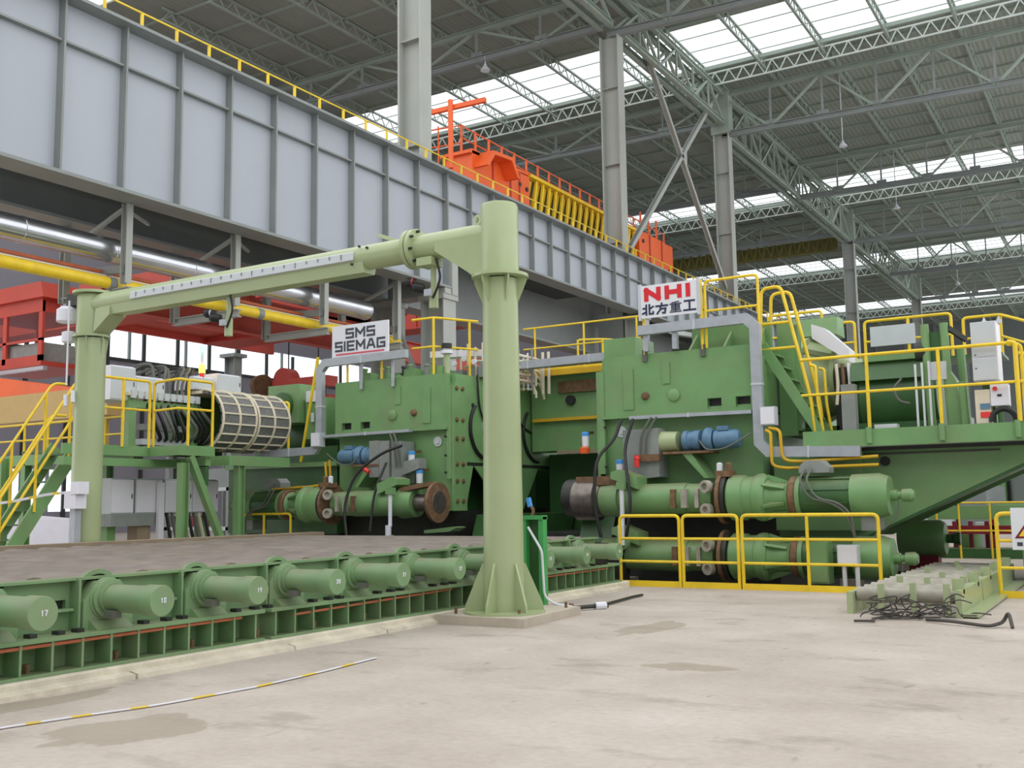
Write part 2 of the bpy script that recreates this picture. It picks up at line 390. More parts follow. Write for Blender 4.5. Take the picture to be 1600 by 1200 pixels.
# light cross bracing hung in the near left roof
# columns ---------------------------------------------------------
CY = [32.6, 51.4, 69.7, 107., 144.]
names = ['behind the near crane girder, left of the green arm pillar', 'rising past the orange crane', 'with crossed braces meeting at its top', 'in the roof distance right of the sign', 'small and farthest along the row']
for y, nm in zip(CY, names):
    t = thing('steel_column', (-24.4, y, 0), 'tall grey steel H column '+nm, 'column')
    top = 31.05 if y > 60 else (28.1 if y > 40 else 31.05)
    B(-24.95, -24.9+.04, y-.38, y+.38, 12, top).build('flange', 'column', t, smooth=False)
    B(-23.86, -23.80, y-.38, y+.38, 12, top).build('flange', 'column', t, smooth=False)
    B(-24.86, -23.86, y-.02, y+.02, 12, top).build('web_plate', 'column', t, smooth=False)
    for z in (16, 20.5, 25): B(-24.86, -23.86, y-.3, y+.3, z, z+.04).build('stiffener', 'column', t, smooth=False)
    if top > 31 and y > 60: B(-25.05, -23.7, y-.46, y+.46, 27.9, 31.05).build('capital', 'roofst', t, smooth=False)
    # two lower legs carrying the crane girders
    for x in (-23.25, -25.75):
        zl = 9.55 if (x < -25 or y < 40) else 11.55
        g = MB(); g.box(x-.5, x+.5, y-.03, y+.03, 0, zl); g.box(x-.55, x-.5, y-.42, y+.42, 0, zl); g.box(x+.5, x+.55, y-.42, y+.42, 0, zl)
        g.build('lower_leg', 'column', t, smooth=False)
        B(x-.62, x+.62, y-.5, y+.5, zl, zl+.2).build('bearing_ledge', 'column', t, smooth=False)
    if y < 40: B(-23.45, -22.6, y-.45, y-.02, 9.75, 9.97).build('bearing_block', 'column', t, smooth=False); B(-23.45, -22.6, y+.05, y+.45, 9.75, 11.8).build('bearing_block', 'column', t, smooth=False)
    B(-25.4, -23.9, y-.45, y+.45, 9.75, 12.0).build('shoulder', 'steel', t, smooth=False)
    for z in (2.2, 5.6): MB().bar((-23.8, y, z), (-25.2, y, z+3), .16, .16).build('lacing', 'column', t, smooth=False)
t = thing('steel_column', (-44.5, 42, 0), 'dark grey column of the neighbouring bay in front of the bright window band', 'column')
for x in (-44.9, -44.16): B(x, x+.06, 41.7, 42.3, 0, 10.2).build('flange', 'steel', t, smooth=False)
B(-44.84, -44.16, 41.98, 42.02, 0, 10.2).build('web_plate', 'steel', t, smooth=False); B(-45.1, -43.9, 41.5, 42.5, 10.2, 10.4).build('cap_plate', 'steel', t, smooth=False)
# cross braces between columns
def brace(label, pts):
    t = thing('cross_brace', pts[0][0], label, 'brace')
    for p, q in pts: MB().ibeam(p, q, .3, .26, .04, .03, up=(1, 0, 0)).build('brace_leg', 'column', t, smooth=False)
    MB().bar((-24.42, 62.2, 24.2), (-24.38, 62.2, 24.2), .9, .9, up=(0, 1, 0)).build('gusset', 'column', t, smooth=False)
brace('long pale X brace between the second and third columns', [((-24.4, 55.6, 30.0), (-24.4, 69.2, 16.5)), ((-24.4, 69.1, 31.0), (-24.4, 53.2, 16.1))])
def longi(y0, y1, z0, z1, label, n=6):
    t = thing('longitudinal_truss', (-24.4, y0, z0), label, 'truss')
    for x in (-24.75, -24.05):
        MB().ibeam((x, y0, z0), (x, y1, z0), .36, .3, .05, .04).build('bottom_chord', 'roofst', t, smooth=False)
        MB().ibeam((x, y0, z1), (x, y1, z1), .36, .3, .05, .04).build('top_chord', 'roofst', t, smooth=False)
        for k in range(n):
            a, b = y0+(y1-y0)*k/n, y0+(y1-y0)*(k+1)/n
            MB().bar((x, a, z1 if k % 2 else z0), (x, b, z0 if k % 2 else z1), .16, .16).build('diagonal', 'roofst', t, smooth=False)
            if k: MB().bar((x, a, z0), (x, a, z1), .12, .12).build('vertical', 'roofst', t, smooth=False)
longi(51.8, 69.1, 28.6, 30.85, 'double grey truss along the column row, nearest span by the skylight')
longi(70.3, 106.3, 27.9, 30.85, 'double grey truss along the column row, long middle span', 10)
longi(107.7, 143.3, 27.9, 30.85, 'double grey truss along the column row, farthest span', 10)
longi(33.2, 50.9, 28.6, 30.85, 'double grey truss along the column row, span above the yellow railing')

# side wall of the neighbouring bay with a window band
WX = -60
wl = struct(B(WX-.3, WX, 10, 195, 0, 1.5).build('wall_left', 'siding', smooth=False))
B(WX-.3, WX, 44, 195, 1.5, 4.2).build('siding_panel', 'siding', wl, smooth=False)
B(WX-.3, WX, 10, 195, 4.2, 12.0).build('siding_panel', 'siding', wl, smooth=False)
B(WX-.3, WX, 10, 195, 14.2, 31.9).build('siding_panel', 'siding', wl, smooth=False)
for k in range(40):
    yk = 12+k*3.0; B(WX, WX+.15, yk, yk+.25, 0, 14).build('wall_post', 'dark', wl, smooth=False)
for z in (9.4, 11.8): B(WX, WX+.12, 10, 140, z, z+.2).build('wall_rail', 'dark', wl, smooth=False)
wn = struct(thing('window_1', (WX, 40, 12), 'long bright window band high in the far side wall', 'window')); del wn['category']
for k in range(24):
    ya = 22+k*5; B(WX-.1, WX-.08, ya+.1, ya+4.9, 12.0, 14.2).build('pane', 'glass', wn, smooth=False)
    B(WX-.15, WX, ya-.1, ya+.1, 12.0, 14.2).build('mullion', 'steel', wn, smooth=False)
wn = struct(thing('window_2', (WX, 34, 3), 'low bright glazed opening in the far side wall at the left edge', 'window')); del wn['category']
for k in range(4):
    ya = 32+k*3; B(WX-.1, WX-.08, ya+.1, ya+2.9, 1.5, 4.2).build('pane', 'glass', wn, smooth=False)
    B(WX-.15, WX, ya-.1, ya+.1, 1.5, 4.2).build('mullion', 'steel', wn, smooth=False)
we = struct(B(-62, 8, 192, 192.3, 0, 32).build('wall_end', 'far', smooth=False))
for k in range(14): B(-60+k*5, -59.6+k*5, 191.8, 192, 0, 32).build('wall_post', 'steel', we, smooth=False)

wb = struct(B(-62, 16, -22.3, -22, 0, 24).build('unseen_wall_back', 'siding', smooth=False))  # unseen back wall, added to cut low light from behind
wr = struct(B(16, 16.3, -22, 192, 0, 8).build('unseen_wall_right', 'siding', smooth=False))  # unseen right wall, added and kept low so light enters above it

# ================================================================ CRANE GIRDERS
def girder(label, y0, y1, zb, pitch, ls=13.57, zt=14.68):
    X = -23.0
    t = thing('crane_girder', (X, y0, zb), label, 'girder')
    B(X-.5, X+.5, y0, y1, zt-.03, zt+.06).build('top_flange', 'steel', t, smooth=False)
    B(X-.45, X+.42, y0, y1, zb-.09, zb).build('bottom_flange', 'steel', t, smooth=False)
    n = round((y1-y0)/pitch); p = (y1-y0)/n
    st = lo = hi = sh = None
    for k in range(n):
        ya = y0+k*p
        if lo is None:
            lo = B(X-.03, X+.0, ya+.02, ya+p-.02, zb, ls-.03).build('web_panel', 'web', t, smooth=False)
            hi = B(X-.03, X+.0, ya+.02, ya+p-.02, ls+.03, zt-.03).build('upper_web_panel', 'web', t, smooth=False)
            st = B(X-.03, X+.26, ya-.03, ya+.03, zb+.02, zt-.03).build('stiffener', 'steel', t, smooth=False)
            sh = B(X-.03, X+.17, ya+.03, ya+p-.03, ls-.03, ls+.03).build('stiffener_bar', 'steel', t, smooth=False)
        else:
            for o in (lo, hi, st, sh): copy_at(o, (0, k*p, 0), t)
    copy_at(st, (0, y1-y0, 0), t)
    B(X-.1, X+.1, y0, y1, zt+.06, zt+.22).build('crane_rail', 'dark', t, smooth=False)
girder('deep grey plate girder with light panels, nearest span above the silver duct', 11.8, 32.6, 10.07, 1.91)
girder('shallower grey plate girder from the green pillar past the right sign', 32.62, 69.7, 11.9, 1.66)
girder('far end of the grey plate girder beyond the crossed braces', 69.72, 132, 11.9, 2.0)
def backgirder():
    t = thing('crane_girder', (-26, 10, 10), 'grey plate girder of the neighbouring bay, behind the front one', 'girder')
    B(-26.05, -26.0, 10, 132, 9.85, 14.6).build('web_plate', 'steel', t, smooth=False)
    B(-26.5, -25.5, 10, 132, 14.6, 14.7).build('top_flange', 'steel', t, smooth=False)
    B(-26.5, -25.5, 10, 132, 9.76, 9.85).build('bottom_flange', 'steel', t, smooth=False)
backgirder()
t = thing('walkway_deck', (-24.5, 10, 10.3), 'walkway deck between the two crane girders, added so the gap stays dark', 'walkway')
for k in range(12):
    if not any(11.4+k*4.9 < c < 17.4+k*4.9 for c in CY): B(-25.45, -23.05, 12+k*4.9, 16.85+k*4.9, 12.1, 12.16).build('deck_plate', 'dark', t, smooth=False)  # added deck in a dark colour, keeps the space between the girders dark
t = thing('walkway_deck', (-24.5, 10, 14.6), 'upper walkway deck level with the girder tops', 'walkway')
for k in range(22):
    if not any(11.4+k*4.9 < c < 17.4+k*4.9 for c in CY): B(-25.45, -23.55, 12+k*4.9, 16.85+k*4.9, 14.6, 14.66).build('deck_plate', 'steel', t, smooth=False)
def topsafety():
    t = thing('girder_railing', (-23.45, 12, 14.7), 'long yellow handrail along the top of the grey crane girder', 'railing')
    z0, h = 14.75, .9; x = -23.45
    for z in (h, h*.5):
        for ya, yb in ((13, 33), (33, 52), (52, 71), (71, 90), (90, 110)): MB().cyl((x, ya, z0+z), (x, yb, z0+z), .028, 6).build('rail', 'yellow', t)
    p = B(x-.04, x+.04, 13.5-.03, 13.5+.03, z0, z0+h).build('post', 'yellow', t, smooth=False)
    for k in range(1, 80): copy_at(p, (0, 1.24*k, 0), t)
    B(x-.02, x+.02, 13, 110, z0, z0+.1).build('kick_plate', 'dyellow', t, smooth=False)
topsafety()

# pipes and hangers under the girder
t = thing('silver_duct', (-24.2, 10, 8.78), 'shiny silver insulated duct running under the grey girder', 'duct')
for k in range(7):
    ya = 10+k*2.76; MB().lathe((-24.2, ya, 8.78), (0, 1, 0), [(0, .345), (2.7, .345), (2.71, .36), (2.76, .36)], 24).build('duct_section', 'duct', t)
MB().lathe((-24.2, 29.32, 8.78), (0, 1, 0), [(0, .36), (.05, .33), (.09, .2), (.1, .02)], 24).build('end_cap', 'duct', t)
t = thing('gas_pipe', (-24.0, 10, 7.85), 'thick bright yellow pipe running below the silver duct', 'pipe')
MB().cyl((-24.0, 9, 7.8), (-24.0, 31, 7.8), .165, 16).build('pipe_run', 'yellow', t)
for k in range(4): MB().cyl((-24, 12.4+k*5.6, 7.8), (-24, 12.62+k*5.6, 7.8), .18, 16).build('pipe_clamp', 'steel', t)
for xx, zz, mt_, rr, lb in ((-24.45, 8.2, 'copper', .055, 'thin orange pipe beside the thick yellow pipe'), (-24.28, 8.05, 'beige', .04, 'thin cream pipe between the yellow and orange pipes'), (-25.1, 8.2, 'dyellow', .04, 'thin ochre pipe deep behind the silver duct')):
    o = MB().cyl((xx, 9, zz), (xx, 31, zz), rr, 8).build('service_pipe', mt_); tag(o, lb, 'pipe')
for i, (y, nm) in enumerate(((10.1, 'first'), (14.15, 'second'), (18.2, 'third'), (22.2, 'fourth'), (26.25, 'fifth'), (30.3, 'sixth'))):
    if i < 2: continue
    t = thing('pipe_hanger', (-23.4, y, 10), 'grey steel pipe hanger under the girder, %s one from the left' % ('first', 'second', 'third', 'fourth')[i-2], 'hanger')
    MB().ibeam((-23.5, y, 10), (-23.5, y, 7.75), .24, .2, .03, .02, up=(1, 0, 0)).build('drop_post', 'column', t, smooth=False)
    MB().ibeam((-23.3, y, 7.52), (-26.2, y, 7.52), .24, .2, .03, .02).build('cross_arm', 'column', t, smooth=False)
    MB().bar((-23.5, y, 8.15), (-26.0, y, 8.35), .14, .22).build('duct_arm', 'steel', t, smooth=False)
    MB().bar((-23.6, y, 9.9), (-25.9, y, 9.1), .1, .1).build('strut', 'column', t, smooth=False)
    MB().bar((-23.55, y+.1, 9.8), (-24.6, y+1.6, 9.95), .08, .08).build('strut', 'column', t, smooth=False)
    MB().ibeam((-26.2, y, 7.5), (-26.2, y, 9.75), .24, .2, .03, .02, up=(1, 0, 0)).build('drop_post', 'column', t, smooth=False)

# ================================================================ CRANES OF THE NEIGHBOURING BAY
def orange_crane():
    t = thing('overhead_crane', (-27.5, 39, 14.8), 'orange overhead crane end carriage with railed walkway above the grey girder', 'crane')
    x0, x1 = -28.6, -27.0
    B(x0, x1, 40.8, 46.3, 16.2, 18.95).build('carriage_box', 'orange', t, smooth=False)
    MB().prism([(x1, 46.3, 19.05), (x1, 40.6, 18.7), (x1, 40.6, 18.85), (x1, 46.3, 19.2)], (-1.8, 0, 0)).build('top_flange', 'orange', t, smooth=False)
    for yy in (42.6, 44.3, 45.2): B(x1, x1+.05, yy, yy+.12, 16.3, 18.9).build('stiffener', 'red', t, smooth=False)
    # hood
    h = MB(); h.prism([(-26.2, 40.9, 18.0), (-26.2, 41.5, 18.9), (-26.2, 43.4, 19.05), (-26.2, 44.0, 18.1), (-26.2, 43.8, 18.1), (-26.2, 43.25, 18.85), (-26.2, 41.65, 18.72), (-26.2, 41.1, 18.0)], (-2.2, 0, 0))
    h.build('hood', 'orange', t, smooth=False)
    B(-28.2, -27.2, 41.2, 43.7, 17.6, 18.5).build('hoist_motor', 'dark', t, smooth=False)
    for yy, zz in ((45.3, 18.3), (46.0, 18.2), (45.3, 17.0)): MB().cyl((x1, yy, zz), (x1+.06, yy, zz), .12, 10).build('port', 'dark', t)
    # ribbed yellow walkway girder
    B(x0, x1-.25, 46.4, 60.2, 16.3, 18.95).build('bridge_plate', 'dyellow', t, smooth=False)
    MB().bar((x1-.1, 46.4, 19.08), (x1-.1, 60.2, 19.08), .35, .16).build('yellow_chord', 'yellow', t, smooth=False)
    MB().bar((x1-.1, 46.4, 16.3), (x1-.1, 60.2, 16.3), .35, .2).build('yellow_chord', 'yellow', t, smooth=False)
    r = MB().bar((x1-.12, 46.7, 16.4), (x1-.12, 47.25, 19.0), .14, .16).build('rib', 'yellow', t, smooth=False)
    for k in range(1, 18): copy_at(r, (0, .74*k, 0), t)
    d = MB().bar((x1-.2, 46.6, 17.5), (x1-.2, 47.1, 18.9), .06, .12).build('shadow_slot', 'dark', t, smooth=False)  # dark bars paint the shadow between the yellow ribs
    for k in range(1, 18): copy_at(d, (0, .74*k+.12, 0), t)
    # second carriage
    B(x0, x1, 60.4, 66.0, 16.6, 19.2).build('carriage_box', 'orange', t, smooth=False)
    for yy in (62, 64): B(x1, x1+.05, yy, yy+.15, 16.6, 19.2).build('stiffener', 'red', t, smooth=False)
    for yy, zz in ((61.0, 18.6), (65.3, 17.4), (63, 17.2)): MB().cyl((x1, yy, zz), (x1+.06, yy, zz), .14, 10).build('port', 'dark', t)
    # railing
    xr = -27.6
    for z in (19.6, 20.2): MB().cyl((xr, 40.7, z), (xr, 66, z), .035, 6).build('rail', 'orange', t)
    p = B(xr-.05, xr+.05, 40.7, 40.78, 18.9, 20.25).build('post', 'orange', t, smooth=False)
    for k in range(1, 21): copy_at(p, (0, 1.26*k, 0), t)
    for xx in (-28.6, -29.6):
        MB().cyl((xx, 40.2, 18.3), (xx, 40.2, 20.2), .04, 6).build('post', 'orange', t)
    for z in (19.3, 20.2): MB().cyl((-27.6, 40.7, z), (-31.0, 40.2, z), .035, 6).build('rail', 'orange', t)
    # service jib
    MB().cyl((-27.3, 39.4, 17.6), (-27.3, 39.4, 21.0), .13, 10).build('mast', 'orange', t)
    MB().bar((-29.6, 39.2, 20.55), (-25.6, 39.9, 20.8), .2, .22).build('jib', 'orange', t, smooth=False)
    for k in range(3): B(xr-.06, xr+.06, 62+k*1.3, 62.08+k*1.3, 19.2, 20.9).build('post', 'orange', t, smooth=False)
    # wheels on the rail
    for yy in (41.6, 45.6, 61, 65.4): MB().cyl((-27.6, yy, 15.7), (-27.2, yy, 15.7), .55, 20).build('wheel', 'dark', t)
    B(-28.2, -26.6, 40.9, 66, 15.5, 16.3).build('sill_beam', 'orange', t, smooth=False)
orange_crane()
def red_crane(y, z0, z1, label, xa=-58, xb=-26.6, cab=False, mt_='red', dy=1.5):
    t = thing('overhead_crane', (xb, y, z0), label, 'crane')
    B(xa, xb, y, y+dy, z0, z1).build('bridge_girder', mt_, t, smooth=False)
    B(xa, xb, y-.12, y+dy+.1, z1, z1+.08).build('top_flange', mt_, t, smooth=False)
    B(xa, xb, y-.12, y+dy+.1, z0-.08, z0).build('bottom_flange', mt_, t, smooth=False)
    for k in range(int((xb-xa-3.2)/3.4)+1): B(xa+3+k*3.4, xa+3.1+k*3.4, y-.08, y, z0, z1).build('stiffener', mt_, t, smooth=False)
    B(xb-1.4, xb, y-1.2, y+dy+1.2, z0+.2, z1-.2).build('end_carriage', mt_, t, smooth=False)
    return t
t = red_crane(30.9, 8.75, 10.35, 'red bridge crane behind the green arm, with driver cab at the left', xa=-34.5, cab=True)
B(-34.5, -26.6, 24.6, 26.1, 8.75, 10.2).build('bridge_girder', 'red', t, smooth=False)
for k in range(5): B(-34.4+k*1.56, -32.9+k*1.56, 26.1, 30.9, 8.95, 9.02).build('underside_plate', ('red', 'pink')[k % 2], t, smooth=False)
B(-34.6, -34.4, 24.5, 35, 8.7, 9.2).build('end_beam', 'pink', t, smooth=False); B(-34.5, -26.6, 33.9, 35, 9.7, 10.35).build('rear_girder', 'red', t, smooth=False)
B(-52, -34.5, 30.9, 32.2, 10.4, 11.6).build('bridge_girder', 'red', t, smooth=False)
# driver cab
c = MB(); cx0, cx1, cy0, cy1 = -42.6, -38.2, 25.6, 28.4
for (xa, xb) in ((cx0, cx0+.25), (cx1-.25, cx1), (-40.9, -40.65)): c.box(xa, xb, cy0, cy0+.12, 7.7, 10.2)
for (xa, xb) in ((cx0, cx0+.15), (cx1-.15, cx1)):
    c.box(xa, xb, cy1-.2, cy1, 7.7, 10.2)
c.box(cx0, cx1, cy0, cy0+.12, 7.7, 7.95); c.box(cx0, cx1, cy0-.02, cy1, 9.75, 10.3); c.box(cx0, cx1, cy0, cy1, 7.5, 7.7); c.box(cx0, cx1, cy0, cy0+.1, 8.55, 8.65)
cab = c.build('driver_cab', 'red', t, smooth=False)
B(cx0+.1, cx1-.1, cy0+.05, cy0+.07, 8.6, 9.75).build('window_pane', 'glass', cab, smooth=False)
B(cx0+.2, cx1-.2, cy0+.2, cy1-.2, 7.72, 8.5).build('cab_console', 'greyblk', cab, smooth=False)
MB().prism([(cx0-.4, cy0-.2, 10.3), (cx1+.3, cy0-.2, 10.3), (cx1+.1, cy0-.2, 10.95), (cx0+.2, cy0-.2, 10.95)], (0, 3.2, 0)).build('cab_roof', 'red', cab, smooth=False)
B(cx0-1.6, cx1+.6, cy0-.3, cy0-.1, 7.25, 7.4).build('cab_step', 'zinc', cab, smooth=False)
for k in range(5): B(cx0-1.6, cx0-.4, cy0+.2, cy0+.4, 7.9+k*.5, 8.0+k*.5).build('ladder_rung', 'pink', cab, smooth=False)
B(-42.3, -38.5, 26, 31.2, 10.85, 11.05).build('cab_hanger', 'red', t, smooth=False)
red_crane(45.5, 11.4, 13.1, 'red bridge crane girder seen beside the lattice column leg', xa=-37)
t = thing('hoist_trolley', (-32.5, 34, 6.2), 'faded red hoist with round brown drum hanging behind the left housing', 'hoist')
MB().lathe((-34.3, 34, 7.1), (1, -.4, 0), [(0, .3), (.05, .5), (.45, .5), (.5, .3)], 20).build('drum', 'rust', t)
B(-33.9, -30.4, 34.2, 34.9, 6.9, 7.35).build('beam', 'pink', t, smooth=False); B(-33.9, -30.4, 34.2, 34.9, 6.2, 6.5).build('lower_beam', 'red', t, smooth=False)
MB().lathe((-33.2, 34.3, 7.35), (0, 1, 0), [(0, .55), (.6, .55)], 20).build('rope_guard', 'pink', t)
for x in (-33, -31.2): MB().cyl((x, 34.5, 7.3), (x, 34.5, 9.7), .03, 6).build('rope', 'dark', t)
for k in range(4): B(-33.8+k*.9, -33.7+k*.9, 34.25, 34.8, 6.5, 6.9).build('strut', 'dark', t, smooth=False)
t = thing('runway_beam', (-27, 20, 7.8), 'red runway beam under the crane of the neighbouring bay', 'beam')
MB().ibeam((-26.95, 20, 8.2), (-26.95, 62, 8.2), .9, .4, .04, .03).build('beam', 'red', t, smooth=False)
# far yellow lattice crane
t = thing('overhead_crane', (-26, 110, 27.8), 'ochre lattice bridge crane far away under the roof', 'crane')
MB().bar((-56, 110, 28.0), (-26.3, 110, 28.0), .3, .16).build('bottom_chord', 'olive', t, smooth=False)
MB().bar((-56, 110, 29.8), (-26.3, 110, 29.8), .3, .16).build('top_chord', 'roofst', t, smooth=False)
for k in range(30):
    xa = -56+k*.98; MB().bar((xa, 110, 28), (xa+.49, 110, 29.7), .12, .14).build('lattice_bar', 'olive', t, smooth=False)
    MB().bar((xa+.49, 110.05, 29.7), (xa+.98, 110.05, 28), .12, .14).build('lattice_bar', 'olive', t, smooth=False)
B(-56, -26.3, 110.5, 110.6, 28.2, 29.5).build('back_plate', 'olive', t, smooth=False)
for xa in (-50, -38, -28): MB().cyl((xa, 110, 29.8), (xa, 110, 32), .06, 6).build('suspension_rod', 'roofst', t)
# tan and orange transfer beam at the left
t = thing('transfer_car', (-36, 24, 0), 'tan beam topped by a sloping orange cover at the far left', 'machine')
B(-46, -31.8, 24, 25.2, 5.0, 6.06).build('beam', 'tan', t, smooth=False)
MB().prism([(-46, 24.0, 6.06), (-33.4, 24.0, 6.06), (-46, 24.0, 7.95)], (0, 1.2, 0)).build('cover', 'orange', t, smooth=False)
for x in (-45, -33.1): B(x-.15, x+.15, 24.2, 25, 0, 5.0).build('leg', 'tan', t, smooth=False)
# pendant lamps
lm = thing('pendant_lamp', (-32.92, 51.3, 28.2), 'white bell lamp hung on the long chord left of the second column', 'lamp', None)
MB().lathe((-32.92, 51.3, 28.15), (0, 0, 1), [(0, .3), (.1, .27), (.3, .1), (.42, .08), (.44, .02)], 14).build('lamp_shade', 'white', lm)
MB().cyl((-32.92, 51.3, 28.5), (-32.92, 51.3, 29.1), .03, 6).build('stem', 'white', lm)
for loc, lb in (((-16.75, 73.4, 26.7), 'white bell lamp hung under the roof at the right, nearest of three'), ((-16.8, 92.3, 26.7), 'white bell lamp hung under the roof at the right, middle of three'), ((-17.3, 130.2, 26.7), 'white bell lamp hung under the roof at the right, farthest of three')):
    c = copy_tree(lm, V(loc)-V((-32.92, 51.3, 28.2))); c['label'] = lb
    MB().cyl((loc[0], loc[1], loc[2]+.8), (loc[0], loc[1], RZ-.05), .04, 6).build('drop_pipe', 'white', c)

# ================================================================ PORTAL WITH MEASURING ARM
PXn, PYn = -7.62, 12.2
t = thing('concrete_pad', (-7.6, 12.4, 0), 'low grey concrete pad under the green arm pillar', 'pad')
MB().prism([(-8.33, 11.55, 0), (-6.95, 11.6, 0), (-7.05, 13.35, 0), (-8.33, 13.35, 0)], (0, 0, .12)).build('slab', 'pad', t, smooth=False)
for x, y in ((-7.2, 11.9), (-7.15, 13.1), (-8.15, 11.8)): MB().cyl((x, y, .12), (x, y, .2), .02, 6).build('anchor_bolt', 'rust', t)
portal = thing('measuring_portal', (PXn, PYn, .12), 'pale green portal with two round pillars and a long arm across the roller table', 'portal')
def pillar(x, y, z0, r0_, r1_, zr, rr, zt, rs, nm, gus):
    p = MB().lathe((x, y, z0), (0, 0, 1), [(0, r0_), (zr-z0-.02, r1_)], 40).build('pillar', 'pale', portal)
    MB().lathe((x, y, zr), (0, 0, 1), [(0, rr), (.045, rr), (.05, rs+.02), (.05, rs)], 40).build('ring_flange', 'pale', portal)
    MB().lathe((x, y, zr+.05), (0, 0, 1), [(0, rs), (zt-zr-.1, rs), (zt-zr-.06, rs-.02), (zt-zr-.04, .01)], 40).build('sleeve', 'pale', portal)
    for k in range(6):
        a = gus+k*pi/3; d = V((cos(a), sin(a), 0)); n = V((-sin(a), cos(a), 0))*.012; c = V((x, y, 0))
        MB().prism([c+d*(r1_-.02)-n+V((0, 0, zr)), c+d*(rr-.03)-n+V((0, 0, zr)), c+d*(rr-.03)-n+V((0, 0, zr-.06)), c+d*(r1_-.01)-n+V((0, 0, zr-.4))], n*2).build('ring_gusset', 'pale', portal, smooth=False)
    return p
pillar(PXn, PYn, .14, .285, .248, 4.78, .405, 5.86, .272, 'near', .35)
MB().lathe((PXn, PYn, .12), (0, 0, 1), [(0, .56), (.03, .56)], 36).build('base_plate', 'pale', portal)
for k in range(6):
    a = .62+k*pi/3; d = V((cos(a), sin(a), 0)); n = V((-sin(a), cos(a), 0))*.014; c = V((PXn, PYn, 0))
    MB().prism([c+d*.26-n+V((0, 0, .15)), c+d*.545-n+V((0, 0, .15)), c+d*.53-n+V((0, 0, .24)), c+d*.30-n+V((0, 0, .78)), c+d*.26-n+V((0, 0, .80))], n*2).build('base_gusset', 'pale', portal, smooth=False)
pillar(-16.68, PYn, 0, .275, .265, 4.8, .335, 5.62, .275, 'far', .1)
MB().lathe((-16.68, PYn, 5.62), (0, 0, 1), [(0, .36), (.05, .36), (.051, .2)], 36).build('cap_plate', 'pale', portal)
# arm
za = 5.42
MB().cyl((-7.8, PYn, za), (-9.08, PYn, za), .2, 28).build('arm_stub', 'pale', portal)
MB().lathe((-9.05, PYn, za), (-1, 0, 0), [(0, .3), (.06, .3), (.065, .27), (.08, .27), (.085, .3), (.15, .3)], 32).build('arm_flange', 'pale', portal)
for k in range(8):
    a = k*pi/4+.2; MB().cyl((-9.0, PYn+cos(a)*.255, za+sin(a)*.255), (-9.05, PYn+cos(a)*.255, za+sin(a)*.255), .022, 6).build('flange_bolt', 'dark', portal)
MB().cyl((-9.2, PYn, za), (-16.5, PYn, za), .195, 28).build('arm_tube', 'pale', portal)
MB().prism([(-10.0, PYn-.17, 5.33), (-10.0, PYn-.13, 5.16), (-10.0, PYn+.13, 5.16), (-10.0, PYn+.17, 5.33)], (-6.3, 0, 0)).build('arm_rail', 'pale', portal, smooth=False)
sc = MB().prism([(-10.15, PYn-.198, 5.35), (-10.15, PYn-.215, 5.36), (-10.15, PYn-.205, 5.48), (-10.15, PYn-.175, 5.5)], (-5.2, 0, 0)).build('scale_strip', 'cabgrey', portal, smooth=False)
for k in range(21): B(-10.4-k*.24, -10.38-k*.24, PYn-.219, PYn-.205, 5.42 if k % 4 else 5.385, 5.47).build('scale_tick', 'steel', sc, smooth=False)
for p in ((-10.05, 5.56), (-10.2, 5.3), (-9.9, 5.52)): MB().cyl((p[0], PYn-.2, p[1]), (p[0], PYn-.17, p[1]), .02, 6).build('arm_bolt', 'dark', portal)
MB().prism([(-8.62, PYn-.2, 5.4), (-7.8, PYn-.2, 5.4), (-7.8, PYn-.2, 4.83), (-7.96, PYn-.2, 4.83), (-8.05, PYn-.2, 4.9), (-8.62, PYn-.2, 5.28)], (0, .4, 0)).build('knee_plate', 'pale', portal, smooth=False)
MB().prism([(-16.35, PYn-.18, 5.3), (-15.95, PYn-.18, 5.3), (-15.95, PYn-.18, 5.15), (-16.4, PYn-.18, 4.85)], (0, .36, 0)).build('knee_plate', 'pale', portal, smooth=False)
MB().bar((-9.5, PYn+.2, 5.62), (-10.1, PYn+.35, 5.86), .1, .05).build('lock_lever', 'pale', portal, smooth=False)
MB().ring((-7.93, PYn-.1, 5.66), (.3, 1, 0), .04, .085, .03, 16).build('lifting_eye', 'pale', portal)
B(-8.95, -8.68, PYn-.2, PYn+.1, 5.1, 5.22).build('cable_box', 'pale', portal, smooth=False)
# hanging sensors
def sensor(x, zb, nm):
    r = MB().cyl((x, PYn, 5.15), (x, PYn, zb), .045, 12).build('drop_rod', 'pale', portal)
    MB().lathe((x, PYn, zb-.14), (0, 0, 1), [(0, .07), (.3, .07), (.31, .05)], 14).build('rod_foot', 'pale', r)
    for dx, dz in ((-.12, .12), (-.26, .3)):
        m = MB().lathe((x+dx, PYn-.05, zb+.1+dz*.5), (-.8, -.5, .15), [(0, .05), (.02, .075), (.16, .075), (.18, .06), (.2, .055)], 14).build('camera_head', 'black', r)
    MB().lathe((x-.28, PYn-.15, zb+.27), (-.8, -.5, .15), [(0, .055), (.015, .05)], 12).build('camera_lens', 'redp' if x > -10 else 'filt', r)
    B(x-.08, x+.02, PYn-.14, PYn-.06, zb+.03, zb+.13).build('sensor_box', 'zinc', r, smooth=False)
    MB().tube(fillet([(x+.12, PYn-.1, 5.2), (x+.2, PYn-.1, 4.9), (x+.12, PYn-.1, zb+.1), (x+.04, PYn-.08, zb)], .2), .018, 6).build('cable', 'black', r)
sensor(-8.78, 4.62, 'near'); sensor(-13.05, 4.62, 'far')
MB().lathe((-17.28, PYn-.1, 5.14), (0, 0, 1), [(0, .17), (.02, .2), (.24, .2), (.26, .17), (.3, .12)], 16).build('sensor_pot', 'white', portal)
